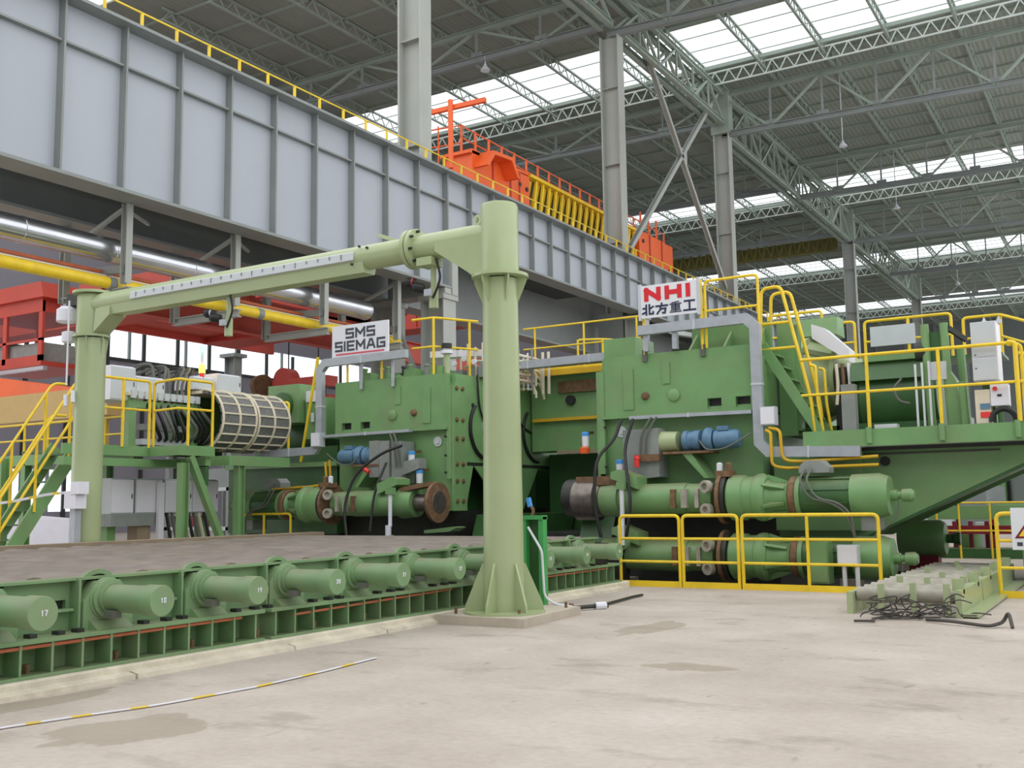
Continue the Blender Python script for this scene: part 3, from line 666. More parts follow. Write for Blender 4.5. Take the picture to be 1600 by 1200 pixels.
B(-17.3, -16.95, PYn-.12, PYn+.1, 5.45, 5.68).build('sensor_pot_bracket', 'dark', portal, smooth=False)
MB().lathe((-17.1, PYn-.18, 4.72), (0, 0, 1), [(0, .08), (.02, .13), (.2, .13), (.22, .08)], 14).build('small_beacon', 'white', portal)
MB().tube([(-16.98, PYn-.28, 5.5), (-16.97, PYn-.29, 4.0), (-16.96, PYn-.3, 3.9)], .02, 6).build('cable', 'white', portal)
for dx, z in ((-.05, 3.72), (.16, 3.78)): MB().cyl((-16.9+dx, PYn-.31, z), (-16.86+dx, PYn-.33, z-.22), .04, 8).build('sensor_tip', 'filt', portal)
B(-16.62, -16.3, PYn-.5, PYn-.27, 1.62, 1.92).build('junction_box', 'white', portal, smooth=False)
B(-16.42, -16.2, PYn-.52, PYn-.3, 1.88, 2.1).build('junction_box', 'white', portal, smooth=False)
B(-16.56, -16.41, PYn-.42, PYn-.29, .0, 1.62).build('conduit', 'zinc', portal, smooth=False)
# barrier tape between the far pillar and the stair
def tape(name, label, pts, wd, up, nseg):
    P = [V(p) for p in pts]; tot = []
    for i in range(nseg+1):
        u = i/nseg*(len(P)-1); k = min(int(u), len(P)-2); tot.append(P[k].lerp(P[k+1], u-k))
    m = MB()
    for i in range(nseg):
        m.mi = (1 if i % 3 == 0 else 0); m.bar(tot[i], tot[i+1], wd, .006, up)
    return tag(m.build(name, ['white', 'yellow'], None, smooth=False), label, 'tape')
tape('barrier_tape', 'slack yellow and white barrier tape lying across the concrete floor', [(-7.36, 4.2, .012), (-7.33, 4.7, .012), (-7.2, 5.2, .012), (-7.0, 5.85, .012), (-6.89, 6.84, .012), (-6.93, 7.75, .012), (-7.03, 8.7, .012)], .035, (0, 0, 1), 27)
tape('barrier_tape', 'yellow and white barrier tape tied from the far green pillar to the stair', [(-16.5, 11.95, 1.93), (-17.5, 12.0, 1.9), (-18.6, 12.0, 1.78), (-19.8, 12.2, 1.72), (-21, 12.6, 1.6)], .05, (0, 1, .2), 18)

# ================================================================ ROLLER TABLE
tb = thing('roller_table', (-12.4, 10, 0), 'long green roller table with brown rollers and a row of numbered drum motors', 'roller table')
Y0, Y1, PITCH = 2.6, 17.7, 1.22
MY = [5.37+PITCH*k for k in range(-2, 10)]
B(-16.05, -8.78, Y0, Y1, .02, .4).build('bed_frame', 'dark', tb, smooth=False)
B(-16.05, -8.85, Y0, Y1, .4, .8).build('bed_core', 'dark', tb, smooth=False)
B(-16.38, -16.06, Y0, Y1+.3, .05, 1.02).build('far_side_beam', 'dust', tb, smooth=False)
# lower rail with ribs
for i, (ya, yb) in enumerate(((2.6, 8.52), (8.62, 12.95), (13.05, 17.7))):
    B(-8.8, -8.46, ya, yb, .43, .47).build('rail_top_flange', 'table', tb, smooth=False)
    B(-8.8, -8.46, ya, yb, .13, .16).build('rail_bottom_flange', 'table', tb, smooth=False)
    B(-8.79, -8.72, ya, yb, .16, .43).build('rail_web', 'table', tb, smooth=False)
rb = B(-8.72, -8.48, 2.8-.012, 2.8+.012, .16, .43).build('rib', 'table', tb, smooth=False)
for k in range(1, 48): copy_at(rb, (0, k*.311, 0), tb)
bl = MB().cyl((-8.62, 2.95, .16), (-8.62, 2.95, .24), .035, 6).build('rail_bolt', 'rust', tb)
for k in range(1, 16): copy_at(bl, (0, k*.933, 0), tb)
MB().cyl((-8.5, 3, .39), (-8.5, 8.2, .41), .017, 6).build('grease_pipe', 'copper', tb)
MB().cyl((-8.52, 9.0, .36), (-8.5, 12.2, .41), .015, 6).build('grease_pipe', 'copper', tb)
MB().cyl((-8.5, 13.4, .4), (-8.5, 17.2, .4), .015, 6).build('grease_pipe', 'copper', tb)
# upper side frame bays
side = post = rim = None
for k, y in enumerate(MY):
    if k == 0:
        parts = []
        s = MB(); s.box(-8.86, -8.8, y+.3, y+.88, .47, .675); s.box(-8.86, -8.8, y+.3, y+.62, .755, .93); s.box(-8.86, -8.8, y+.62, y+.88, .755, .93); s.box(-8.86, -8.8, y+.88, y+.93, .47, .93); s.box(-8.86, -8.8, y+.25, y+.3, .47, .93)
        parts.append(s.build('side_plate', 'table', tb, smooth=False))
        parts.append(B(-8.8, -8.7, y+.32, y+.9, .655, .68).build('slot_lip', 'table', tb, smooth=False))
        parts.append(B(-8.88, -8.86, y+.28, y+.9, .66, .76).build('slot_back', 'dark', tb, smooth=False))  # dark sheet paints the shade inside the slot
        parts.append(B(-8.86, -8.66, y-.30, y-.275, .47, .94).build('side_post', 'table', tb, smooth=False))
        parts.append(B(-8.9, -8.70, y-.29, y+.92, .935, .96).build('rim_plate', 'table', tb, smooth=False))
        # bearing pedestal: plate with cut upper corner
        parts.append(MB().prism([(-8.84, y-.26, .47), (-8.84, y+.30, .47), (-8.84, y+.30, .72), (-8.84, y+.14, .92), (-8.84, y-.12, .92), (-8.84, y-.26, .74)], (.2, 0, 0)).build('bearing_block', 'table', tb, smooth=False))
        parts.append(MB().prism([(-8.68, y-.2, .47), (-8.5, y-.2, .47), (-8.6, y-.2, .54), (-8.68, y-.2, .58)], (0, .4, 0)).build('pedestal_foot', 'table', tb, smooth=False))
        for dy in (.34, .62, .82): parts.append(B(-8.62, -8.52, y+dy, y+dy+.07, .47, .505).build('clamp_dog', 'dark', tb, smooth=False))
        parts.append(MB().ring((-8.84, y, .78), (1, 0, 0), .2, .245, .06, 24).build('roller_collar', 'table', tb))
    else:
        for o in parts: copy_at(o, (0, y-MY[0], 0), tb)
# motors with white stencilled numbers on their end covers
GL = {'1': [[(.25, .75), (.5, 1), (.5, 0)]], '2': [[(0, .8), (.2, 1), (.7, 1), (.9, .75), (0, 0), (.9, 0)]], '0': [[(.2, 0), (0, .3), (0, .7), (.2, 1), (.7, 1), (.9, .7), (.9, .3), (.7, 0), (.2, 0)]],
      '7': [[(0, 1), (.9, 1), (.35, 0)]], '8': [[(.2, .5), (0, .25), (.2, 0), (.7, 0), (.9, .25), (.7, .5), (.2, .5), (.05, .75), (.2, 1), (.7, 1), (.85, .75), (.7, .5)]],
      '9': [[(.9, .6), (.7, .45), (.2, .45), (0, .7), (.2, 1), (.7, 1), (.9, .7), (.8, .2), (.5, 0)]], '6': [[(.8, 1), (.3, .85), (0, .4), (.2, 0), (.7, 0), (.9, .25), (.7, .55), (.2, .55), (0, .35)]],
      '5': [[(.85, 1), (.1, 1), (.05, .55), (.6, .6), (.9, .35), (.7, 0), (0, 0)]], '3': [[(0, 1), (.8, 1), (.4, .6), (.8, .4), (.8, .15), (.5, 0), (0, .05)]], '4': [[(.7, 0), (.7, 1), (0, .3), (.9, .3)]],
      'S': [[(1, 1), (0, 1), (0, .52), (1, .52), (1, 0), (0, 0)]], 'M': [[(0, 0), (0, 1), (.5, .35), (1, 1), (1, 0)]], 'I': [[(0, 0), (0, 1)]],
      'E': [[(1, 1), (0, 1), (0, 0), (1, 0)], [(0, .5), (.9, .5)]], 'A': [[(0, 0), (.38, 1), (.62, 1), (1, 0)], [(.2, .32), (.8, .32)]], 'G': [[(1, 1), (0, 1), (0, 0), (1, 0), (1, .48), (.5, .48)]],
      'N': [[(0, 0), (0, 1), (1, 0), (1, 1)]], 'H': [[(0, 0), (0, 1)], [(1, 0), (1, 1)], [(0, .5), (1, .5)]],
      'bei': [[(.33, 1), (.33, 0)], [(.05, .66), (.33, .66)], [(0, .14), (.33, .28)], [(.62, 1), (.62, .06), (.95, .06), (.95, .24)], [(.95, .78), (.62, .56)]],
      'fang': [[(.5, 1), (.5, .78)], [(0, .76), (1, .76)], [(.4, .76), (.36, .38), (.08, 0)], [(.37, .46), (.84, .46), (.78, .02), (.58, .04)]],
      'zhong': [[(.78, 1), (.18, .93)], [(0, .8), (1, .8)], [(.16, .66), (.84, .66), (.84, .34), (.16, .34), (.16, .66)], [(.16, .5), (.84, .5)], [(.5, .94), (.5, 0)], [(.1, .18), (.9, .18)], [(0, 0), (1, 0)]],
      'gong': [[(.08, .95), (.92, .95)], [(.5, .95), (.5, .03)], [(0, .03), (1, .03)]]}
def write(glyphs, o, ux, uz, cw, ch, gap, th, depth=.006, widths=None, weights=None):
    """strokes of each glyph as thin raised bars; o = lower left corner, ux/uz = directions"""
    m = MB(); ux, uz = V(ux), V(uz); n = ux.cross(uz); x = 0; q = 0
    for i, g in enumerate(glyphs):
        gw = cw*(widths or {}).get(g, 1); tk = th*(weights or {}).get(g, 1)
        for line in GL[g]:
            P = [V(o)+ux*(x+a*gw)+uz*(b*ch) for a, b in line]
            for a, b in zip(P, P[1:]):
                q += 1; d = (b-a).normalized(); e = depth+.0006*(q % 5); m.bar(a-d*tk*.45, b+d*tk*.45, e, tk, d.cross(n))
        x += gw+gap
    return m
m0 = None
for k, y in enumerate(MY):
    num = str(15+k)
    if m0 is None:
        m0 = MB().lathe((-8.66, y, .75), (1, 0, 0), [(0, .2), (.03, .2), (.035, .185), (.07, .185), (.075, .15), (.12, .15), (.12, .132), (.62, .132)], 28).build('roller_motor', 'table', tb); mm = m0; y00 = y
        ec = MB().lathe((-8.05, y, .75), (1, 0, 0), [(0, .14), (.02, .145), (.19, .145), (.2, .138)], 28).build('end_cover', 'table', m0)
        tbx = B(-8.48, -8.36, y-.16, y-.05, .58, .65).build('terminal_box', 'hose', m0, smooth=False)
    else:
        mm = copy_at(m0, (0, y-y00, 0), tb)
        for c in (ec, tbx): copy_at(c, (0, 0, 0), mm)
    q = write(num, (-7.848, y-.02, .735), (0, 1, 0), (0, 0, 1), .022, .04, .014, .009)
    o = q.build('stencil_number', 'filt', None, smooth=False)
    o.parent = mm; o.location = (-V(tb.location)-V(mm.location))
# rollers and aprons
r0o = a0o = None
for k in range(25):
    y = MY[0]+k*PITCH/2
    if r0o is None:
        r0o = MB().cyl((-15.95, y, .78), (-8.9, y, .78), .2, 20).build('roller', 'roller', tb); yr = y
        a0o = MB().prism([(-15.9, y+.13, .93), (-15.9, y+.48, .93), (-15.9, y+.48, .95), (-15.9, y+.13, .95)], (6.98, 0, 0)).build('apron_plate', 'roller', tb, smooth=False)
    else:
        if y > Y1-.2: break
        copy_at(r0o, (0, y-yr, 0), tb); copy_at(a0o, (0, y-yr, 0), tb)

# ================================================================ EDGING MILL HOUSINGS
CX = -11.95
def housing(sgn, label):
    """sgn=+1 right of the pass line, -1 left; d = distance from the centre line"""
    X = lambda d: CX+sgn*d
    t = thing('mill_housing', (X(3.8), 22.5, 0), label, 'mill housing')
    g = 'green'
    def bx(name, d0, d1, y0, y1, z0, z1, mt_=g, p=None): return B(X(d0), X(d1), y0, y1, z0, z1).build(name, mt_, p or t, smooth=False)
    bx('upper_block', 1.95, 5.55, 20.16, 25.4, 3.4, 4.5)
    hs = [(4.42, 4.72, 3.47, 3.68), (5.02, 5.33, 3.47, 3.68)]
    hx = [tuple(sorted((X(a), X(b))))+(c, d) for a, b, c, d in hs]
    MB().holed(min(X(2.08), X(5.55)), max(X(2.08), X(5.55)), 3.42, 4.72, hx, 20.0, 20.16).build('front_panel', g, t, smooth=False)
    for a, b, c, d in hs:
        bx('socket_back', a-.03, b+.03, 20.14, 20.158, c-.03, d+.03, 'dark')  # dark plate paints the shade in the shallow socket recess
        bx('socket_bar', a, b, 20.05, 20.13, c, c+.05, g)
    bx('corner_strip', 1.95, 2.08, 19.98, 20.2, 2.2, 4.42)
    bx('ledge', 2.05, 5.5, 19.93, 20.1, 3.37, 3.43)
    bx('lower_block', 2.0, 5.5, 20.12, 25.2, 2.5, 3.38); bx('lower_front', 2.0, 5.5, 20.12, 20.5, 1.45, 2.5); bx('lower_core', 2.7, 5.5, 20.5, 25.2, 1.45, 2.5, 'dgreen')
    bx('base_block', 2.3, 5.6, 20.6, 25.2, -1.2, 1.45, 'dark')  # dark colour paints the shade in the gap behind the drives
    for d0, d1, z0, z1 in ((2.55, 2.78, 3.55, 4.42), (3.45, 3.62, 4.05, 4.5)): bx('rib_strip', d0, d1, 19.975, 20.0, z0, z1)
    MB().lathe((X(3.7), 20.0, 3.8), (0, -1, 0), [(0, .13), (.04, .13), (.06, .09)], 20).build('boss', g, t)
    MB().lathe((X(3.05), 20.0, 3.82), (0, -1, 0), [(0, .09), (.05, .08), (.09, .05)], 12).build('rusty_plug', 'rust', t)
    MB().lathe((X(2.42), 20.12, 3.1), (0, -1, 0), [(0, .12), (.03, .12), (.031, .07), (.05, .06)], 20).build('round_badge', 'cabgrey', t)
    for z in (2.35, 2.75, 3.2, 3.36): MB().cyl((X(2.1), 19.98, z), (X(2.1), 19.94, z), .03, 6).build('stud', 'dark', t)
    bx('top_cap', 1.95, 5.5, 20.2, 25.3, 4.5, 4.72)
    if sgn > 0:
        bx('back_wall', 3.9, 5.6, 20.6, 20.75, 4.7, 5.25); bx('top_step', 2.0, 2.75, 20.2, 21.2, 4.72, 5.15)
        for d in (4.0, 4.75, 5.45): MB().prism([(X(d), 20.1, 4.72), (X(d), 20.6, 4.72), (X(d), 20.6, 5.12)], (.05, 0, 0)).build('wall_gusset', g, t, smooth=False)
        bx('end_column', 5.6, 5.95, 21.05, 21.4, 2.9, 5.3); bx('end_column_fin', 5.95, 6.02, 21.1, 21.35, 3.0, 5.2)
    else:
        bx('top_step', 2.95, 5.3, 21.0, 23.6, 4.72, 5.0)
        for d in (2.4, 3.2, 4.6): bx('top_lug', d, d+.35, 20.25, 20.5, 4.72, 4.95)
    # face towards the pass line, seen obliquely on the far housing
    xi = X(1.95); e = -sgn*.06
    def sf(name, y0, y1, z0, z1, mt_=g, th=1.): return B(xi, xi+e*th, y0, y1, z0, z1).build(name, mt_, t, smooth=False)
    sf('bolted_plate', 20.0, 20.55, 1.45, 4.42)
    for yy in (20.13, 20.38):
        for z in (4.35, 3.6, 3.15, 2.55, 2.15, 1.68): MB().lathe((xi+e, yy, z), (-sgn, 0, 0), [(0, .055), (.03, .055), (.032, .035), (.05, .03)], 10).build('bolt', 'rust', t)
    sf('inner_face', 20.56, 25.5, 2.6, 4.42, g, .6)
    sf('face_joint', 20.56, 25.0, 2.53, 2.58, 'dark', .5)
    for poly in ([(20.56, 2.52), (20.86, 2.52), (20.52, 1.45), (20.56, 1.45)], [(20.9, 2.52), (24.0, 2.52), (23.2, 1.45), (22.2, 1.45)]):
        MB().prism([(xi, a, b) for a, b in poly], (e*.6, 0, 0)).build('support_web', g, t, smooth=False)
    for yc in (21.45, 23.95):
        MB().tube([(xi+e*1.2, yc+.75*cos(a), 3.45+.75*sin(a)) for a in [pi*.75+k*pi*.75/14 for k in range(15)]], .045, 8).build('guard_arc', 'black', t)
        MB().lathe((xi+e*.5, yc+.1, 3.5), (-sgn, 0, 0), [(0, .28), (.02, .28), (.03, .2)], 20).build('hub_cover', 'zinc' if yc < 22 else g, t)
    for y_, z in ((20.85, 4.0), (24.9, 4.0), (22.6, 3.1), (24.6, 3.3)): MB().cyl((xi+e*.6, y_, z), (xi+e*1.1, y_, z), .05, 8).build('face_stud', 'dark', t)
    for pts in ([(22.6, 4.75), (22.7, 4.0), (23.1, 3.6), (23.8, 3.4), (24.5, 3.7)], [(24.0, 4.75), (24.2, 4.1), (24.7, 3.8), (24.8, 3.4)], [(21.0, 4.75), (21.1, 3.9), (21.4, 3.5)], [(22.3, 4.7), (22.2, 3.8), (22.9, 3.5)]):
        MB().tube(fillet([(xi+e*1.3, a, b) for a, b in pts], .3), .025, 6).build('cable', 'black', t)
    for y_, z in ((22.3, 3.25), (24.55, 3.1)): B(xi+e*.6, xi+e*1.2, y_, y_+.12, z, z+.28).build('tag_plate', 'rust', t, smooth=False)
    return t
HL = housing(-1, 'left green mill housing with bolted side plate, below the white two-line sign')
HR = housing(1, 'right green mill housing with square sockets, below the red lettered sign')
# cross beam and entry guides between the housings
t = thing('cross_beam', (CX, 23.8, 3), 'green cross beam with rusty plate joining the two mill housings', 'machine')
B(-13.8, -10.05, 23.6, 24.4, 2.95, 4.94).build('beam', 'green', t, smooth=False)
B(-12.95, -11.7, 23.52, 23.6, 4.45, 4.75).build('rusty_plate', 'rust', t, smooth=False)
B(-13.7, -10.05, 23.45, 23.6, 3.72, 3.8).build('yellowed_rib', 'dyellow', t, smooth=False)
MB().cyl((-12.6, 23.6, 4.25), (-12.6, 23.5, 4.25), .13, 16).build('bore', 'black', t)
B(-13.0, -10.2, 23.5, 23.6, 2.86, 2.95).build('lower_lip', 'dust', t, smooth=False)
t = thing('entry_guide', (CX, 19, 0), 'dark guide blocks in the gap between the housings', 'machine')
B(-15.9, -9.0, 17.75, 19.2, -.2, .78).build('guide_bed', 'dark', t, smooth=False)
for xa, xb in ((-13.8, -13.0), (-10.9, -10.1)): MB().prism([(xa, 20.4, .2), (xb, 20.4, .2), (xb, 20.9, 1.35), (xa, 20.9, 1.35)], (0, 3.5, 0)).build('guide_cheek', 'dgreen', t, smooth=False)
B(-13.4, -10.5, 21.5, 25, .2, .9).build('pass_bed', 'dark', t, smooth=False); B(-13.8, -10.1, 24.5, 25.2, .2, 2.9).build('rear_block', 'dgreen', t, smooth=False); B(-15.6, -13.0, 25.6, 25.9, 0, 2.9).build('rear_screen', 'dgreen', t, smooth=False)  # rear_block and rear_screen added to shut out the bright view through the gap
MB().lathe((-11.2, 20.6, 1.7), (1, 0, 0), [(0, .25), (.1, .42), (.6, .42), (.7, .3)], 24).build('edge_roll', 'dark', t)
MB().prism([(-14.2, 19.3, .95), (-13.5, 19.3, .99), (-13.3, 19.3, 1.08), (-13.4, 19.3, 1.1), (-14.2, 19.3, 1.02)], (0, .4, 0)).build('guide_arm', 'green', t, smooth=False)

# adjusting drives: nut, cylinder, gear, motor in one line
def drive(sgn, y, z, label, style, d_in=1.8, short=False):
    X = lambda d: CX+sgn*d
    t = thing('adjusting_drive', (X(5.5), y, z), label, 'drive')
    a = (sgn, 0, 0); P = lambda d: (X(d), y, z)
    def la(name, d, prof, mt_, n=28, dz=0, dy=0): return MB().lathe((X(d), y+dy, z+dz), a, prof, n).build(name, mt_, t)
    if style == 'nut':
        la('worn_nut', 1.79, [(0, .36), (.02, .42), (.5, .42), (.52, .36), (.6, .34)], 'bare')
        B(X(1.85), X(2.75), y-.2, y+.2, z+.3, z+.48).build('nut_guard', 'rust', t, smooth=False)
    elif style == 'disc':
        d = la('rusty_disc', 1.78, [(0, .30), (.01, .46), (.06, .47), (.1, .45), (.11, .3)], 'rust', 36)
        MB().lathe((X(1.775), y, z), a, [(0, .26), (.01, .27)], 28).build('disc_centre', 'bare', d)
        la('shaft', 1.88, [(0, .2), (.75, .2)], 'bare')
        MB().bar((X(1.9), y-.1, z+.42), (X(2.7), y-.1, z+.3), .3, .1).build('guard_arm', 'rust', t, smooth=False)
    la('gland', 2.4, [(0, .33), (.3, .36), (.42, .36)], 'green')
    la('cylinder', 2.8, [(0, .3), (1.45, .31), (1.45, .29), (2.0, .29)], 'green')
    MB().prism([(X(2.72), y-.36, z+.42), (X(3.3), y-.36, z+.2), (X(3.3), y-.36, z+.45), (X(2.9), y-.36, z+.6), (X(2.72), y-.36, z+.55)], (0, .5, 0)).build('bracket', 'green', t, smooth=False)
    for d, w_ in ((4.0, .1), (4.22, .12), (4.5, .08)):
        B(X(d), X(d+w_), y-.36, y-.2, z-.18, z+.18).build('rusty_lug', 'rust' if d < 4.1 else 'frame', t, smooth=False)
    for dz in (-.22, .22):
        MB().lathe((X(4.78), y-.34, z+dz), (-sgn*.3, -1, 0), [(0, .12), (.12, .12), (.121, .07), (.06, .06)], 16).build('eye_boss', 'frame', t)
    la('square_flange', 4.95, [(0, .5), (.07, .5)], 'rust', 4 if False else 24); la('flange_gasket', 5.03, [(0, .46), (.08, .46)], 'dark')
    if not short: B(X(4.9), X(5.2), y-.25, y+.1, z+.4, z+.52).build('valve_base', 'rust', t, smooth=False)
    for dd in (() if short else (.02, .2)): MB().lathe((X(4.92+dd), y-.1, z+.5), (0, 0, 1), [(0, .06), (.16, .06), (.18, .03)], 10).build('valve_stem', 'filt' if dd < .1 else 'rust', t)
    la('gear_case', 5.12, [(0, .40), (.04, .44), (.3, .43), (.32, .4), (.5, .4), (.52, .43), (.58, .45), (.66, .45), (.7, .42), (.74, .38)], 'green', 32)
    la('yoke', 5.86, [(0, .33), (.1, .27), (.35, .26), (.42, .32)], 'green', 20)
    for k in range(6):
        an = k*pi/3+.5; dv = V((0, cos(an), sin(an)))
        MB().prism([V(P(5.84))+dv*.27, V(P(5.84))+dv*.43, V(P(6.22))+dv*.3, V(P(6.22))+dv*.27], dv.cross(V((1, 0, 0)))*.05).build('yoke_rib', 'green', t, smooth=False)
    la('rusty_ring', 6.3, [(0, .36), (.02, .38), (.12, .38), (.14, .36)], 'rust', 28)
    la('motor_flange', 6.44, [(0, .38), (.08, .38)], 'green', 28)
    la('motor_body', 6.52, [(0, .35), (.9, .35)], 'dgreen', 32)
    for k in range(9):
        an = k*2*pi/9; dv = V((0, cos(an), sin(an))); MB().bar(V(P(6.6))+dv*.36, V(P(7.4))+dv*.36, .03, .03, dv).build('cooling_fin', 'dgreen', t, smooth=False)
    la('fan_cowl', 7.42, [(0, .39), (.45, .4), (.47, .4), (.62, .35), (.64, .35), (.65, .2)], 'green', 36)
    la('encoder', 8.05, [(0, .1), (.12, .1), (.14, .07), (.2, .07), (.21, .11), (.36, .12), (.42, .08)], 'green', 18)
    MB().tube(fillet([(X(8.2), y-.05, z-.1), (X(8.2), y-.1, z-.35), (X(8.0), y-.2, z-.55), (X(7.8), y-.2, z-.7)], .2), .015, 6).build('cable', 'hose', t)
    if not short:
        b = MB().prism([(X(6.5), y-.2, z+.43), (X(7.05), y-.2, z+.43), (X(7.05), y-.2, z+.52), (X(6.92), y-.2, z+.66), (X(6.62), y-.2, z+.66), (X(6.5), y-.2, z+.55)], (0, .35, 0)).build('terminal_box', 'greyblk', t, smooth=False)
        for dx in (0, .12):
            MB().tube(fillet([(X(6.62+dx), y-.22, z+.5), (X(6.55+dx), y-.42, z+.3), (X(6.75+dx), y-.46, z-.05), (X(7.1+dx), y-.46, z-.1), (X(7.4+dx*.5), y-.46, z-.3), (X(7.5), y-.4, z-.75)], .25), .022, 6).build('cable', 'hose', t)
    B(X(7.55), X(7.85), y-.1, y+.4, z-.62, z-.34).build('motor_foot', 'greyblk', t, smooth=False)
    return t
drive(1, 19.25, 1.65, 'upper right adjusting drive with worn steel nut and green motor above the yellow barrier', 'nut')
drive(1, 19.25, .54, 'lower right adjusting drive behind the yellow pit barrier', 'none', short=True)
drive(-1, 19.25, 1.65, 'left adjusting drive ending in a rusty round disc', 'disc')
t = thing('fan_motor', (-4.1, 24, .7), 'dark green motor at floor level under the sloping bracket', 'motor')
MB().lathe((-4.7, 24, .72), (1, 0, 0), [(0, .38), (.62, .4), (.85, .4), (.95, .34), (.96, .2)], 32).build('body', 'green', t)
MB().lathe((-3.74, 24, .72), (1, 0, 0), [(0, .1), (.15, .1), (.16, .14), (.28, .14)], 14).build('encoder', 'dgreen', t)
B(-4.5, -3.9, 23.8, 24.2, -.2, .36).build('foot', 'maroon', t, smooth=False)

# blue roller-balance motor sets
def blue_set(sgn, label):
    X = lambda d: CX+sgn*d
    t = thing('pump_set', (X(3.9), 19.8, 2.8), label, 'pump')
    y, z = 19.78, 2.82; a = (sgn, 0, 0)
    if sgn > 0:
        MB().prism([(X(2.7), y-.22, 3.08), (X(3.5), y-.22, 3.1), (X(3.5), y-.22, 2.1), (X(2.95), y-.22, 2.06), (X(2.7), y-.22, 2.3)], (0, .5, 0)).build('valve_block', 'greyblk', t, smooth=False)
        B(X(3.0), X(3.55), y-.34, y-.2, 2.42, 2.56).build('rusty_bar', 'rust', t, smooth=False)
    else:
        for i in range(3):
            B(X(3.1+i*.34), X(3.4+i*.34), y-.22-.04*(i % 2), y+.3, 2.12+.08*i, 3.12+.02*i).build('valve_block', 'greyblk', t, smooth=False)
        MB().prism([(X(2.6), y-.2, 2.45), (X(3.1), y-.2, 2.3), (X(3.1), y-.2, 2.62), (X(2.6), y-.2, 2.7)], (0, .3, 0)).build('filter_arm', 'greyblk', t, smooth=False)
    MB().lathe((X(3.5), y, z), a, [(0, .22), (.3, .2), (.36, .2)], 20).build('bell_housing', 'pale', t)
    MB().lathe((X(3.95), y, z), a, [(0, .12), (.05, .21), (.14, .21), (.15, .19), (.26, .19), (.27, .21), (.4, .21), (.42, .15)], 24).build('cooler', 'blue', t)
    MB().lathe((X(4.42), y, z), a, [(0, .2), (.05, .25), (.14, .25), (.2, .2)], 20).build('coupling_guard', 'blue', t)
    MB().lathe((X(4.62), y, z), a, [(0, .13), (.04, .19), (.48, .19), (.54, .15), (.56, .08)], 24).build('motor', 'blue', t)
    B(X(4.72), X(4.95), y-.12, y+.05, z+.17, z+.26).build('motor_box', 'blue', t, smooth=False)
    B(X(3.6), X(4.6), y-.25, y+.3, 2.55, 2.6).build('shelf', 'rust', t, smooth=False)
    MB().prism([(X(4.0), y-.2, 2.55), (X(4.45), y-.2, 2.05), (X(4.55), y-.2, 2.05), (X(4.2), y-.2, 2.55)], (0, .5, 0)).build('shelf_bracket', 'green', t, smooth=False)
    MB().tube(fillet([(X(4.4), y-.25, 2.8), (X(4.55), y-.3, 2.6), (X(4.9), y-.3, 2.6), (X(5.2), y-.25, 2.75), (X(5.45), y-.2, 2.9)], .3), .018, 6).build('cable', 'hose', t)
    for dx in (0, .12): MB().tube(fillet([(X(3.1+dx), y-.26, 2.5), (X(3.15+dx), y-.28, 3.0), (X(3.35+dx), y-.2, 3.33)], .2), .022, 6).build('cable', 'hose', t)
    return t
blue_set(1, 'blue motor pump set with grey valve block on the right housing')
blue_set(-1, 'blue motor pump set with grey valve block on the left housing')
def filt(loc, label, cap='sky_blue'):
    t = thing('oil_filter', loc, label, 'filter'); x, y, z = loc
    MB().lathe((x, y, z), (0, 0, 1), [(0, .05), (.01, .075), (.24, .08)], 14).build('bowl', 'filt', t)
    MB().lathe((x, y, z+.24), (0, 0, 1), [(0, .085), (.07, .085), (.09, .05)], 14).build('cap', cap, t)
    MB().bar((x, y, z+.3), (x, y+.35, z+.33), .06, .06).build('bracket', 'rust', t, smooth=False)
filt((-14.85, 19.7, 2.55), 'white filter with blue cap on the left housing, upper of two')
filt((-14.62, 19.7, 2.1), 'white filter with blue cap on the left housing, lower of two')
filt((-10.35, 20.0, 2.8), 'white filter with blue cap in front of the cross beam')
filt((-9.35, 19.6, 2.15), 'white filter with blue cap below the grey valve block')
o = MB().lathe((-10.35, 19.95, 2.655), (0, 0, 1), [(0, .1), (.12, .12), (.145, .05)], 12).build('warning_beacon', 'orange'); tag(o, 'small orange beacon cap under the filter by the cross beam', 'lamp')
o = MB().lathe((-8.87, 19.4, 2.3), (0, 0, 1), [(0, .05), (.16, .06), (.17, .07), (.24, .06)], 12).build('limit_switch', ['redp']); tag(o, 'small red limit switch on the rusty bar of the right pump set', 'switch')
o = MB().lathe((-15.95, 19.45, 2.4), (-1, 0, .6), [(0, .05), (.14, .06), (.2, .02)], 12).build('limit_switch', ['redp']); tag(o, 'small red limit switch beside the left grey valve block', 'switch')
# hoses hanging over the drives
for pts, r_, lb in (([(-9.25, 19.5, 3.3), (-9.3, 19.3, 2.9), (-9.55, 18.9, 2.5), (-9.55, 18.75, 1.6), (-9.4, 18.75, .9)], .035, 'dark hose hanging beside the worn nut, left one of the right pair'),
                    ([(-8.95, 19.45, 3.3), (-9.05, 19.2, 2.7), (-8.85, 18.85, 2.2), (-8.7, 18.7, 1.6), (-8.8, 18.7, 1.0), (-8.95, 18.8, .6)], .035, 'dark hose hanging in front of the right cylinder'),
                    ([(-14.9, 19.4, 3.0), (-15.3, 19.2, 2.85), (-15.9, 18.9, 2.4), (-16.1, 18.7, 1.6), (-15.9, 18.6, .85)], .035, 'dark hose arching down over the left cylinder'),
                    ([(-15.3, 19.3, 2.6), (-15.35, 18.9, 1.9), (-15.3, 18.7, 1.0)], .03, 'dark hose dropping beside the left white prop rod')):
    tag(MB().tube(fillet(pts, .5, 5), r_, 8).build('hydraulic_hose', 'black'), lb, 'hose')
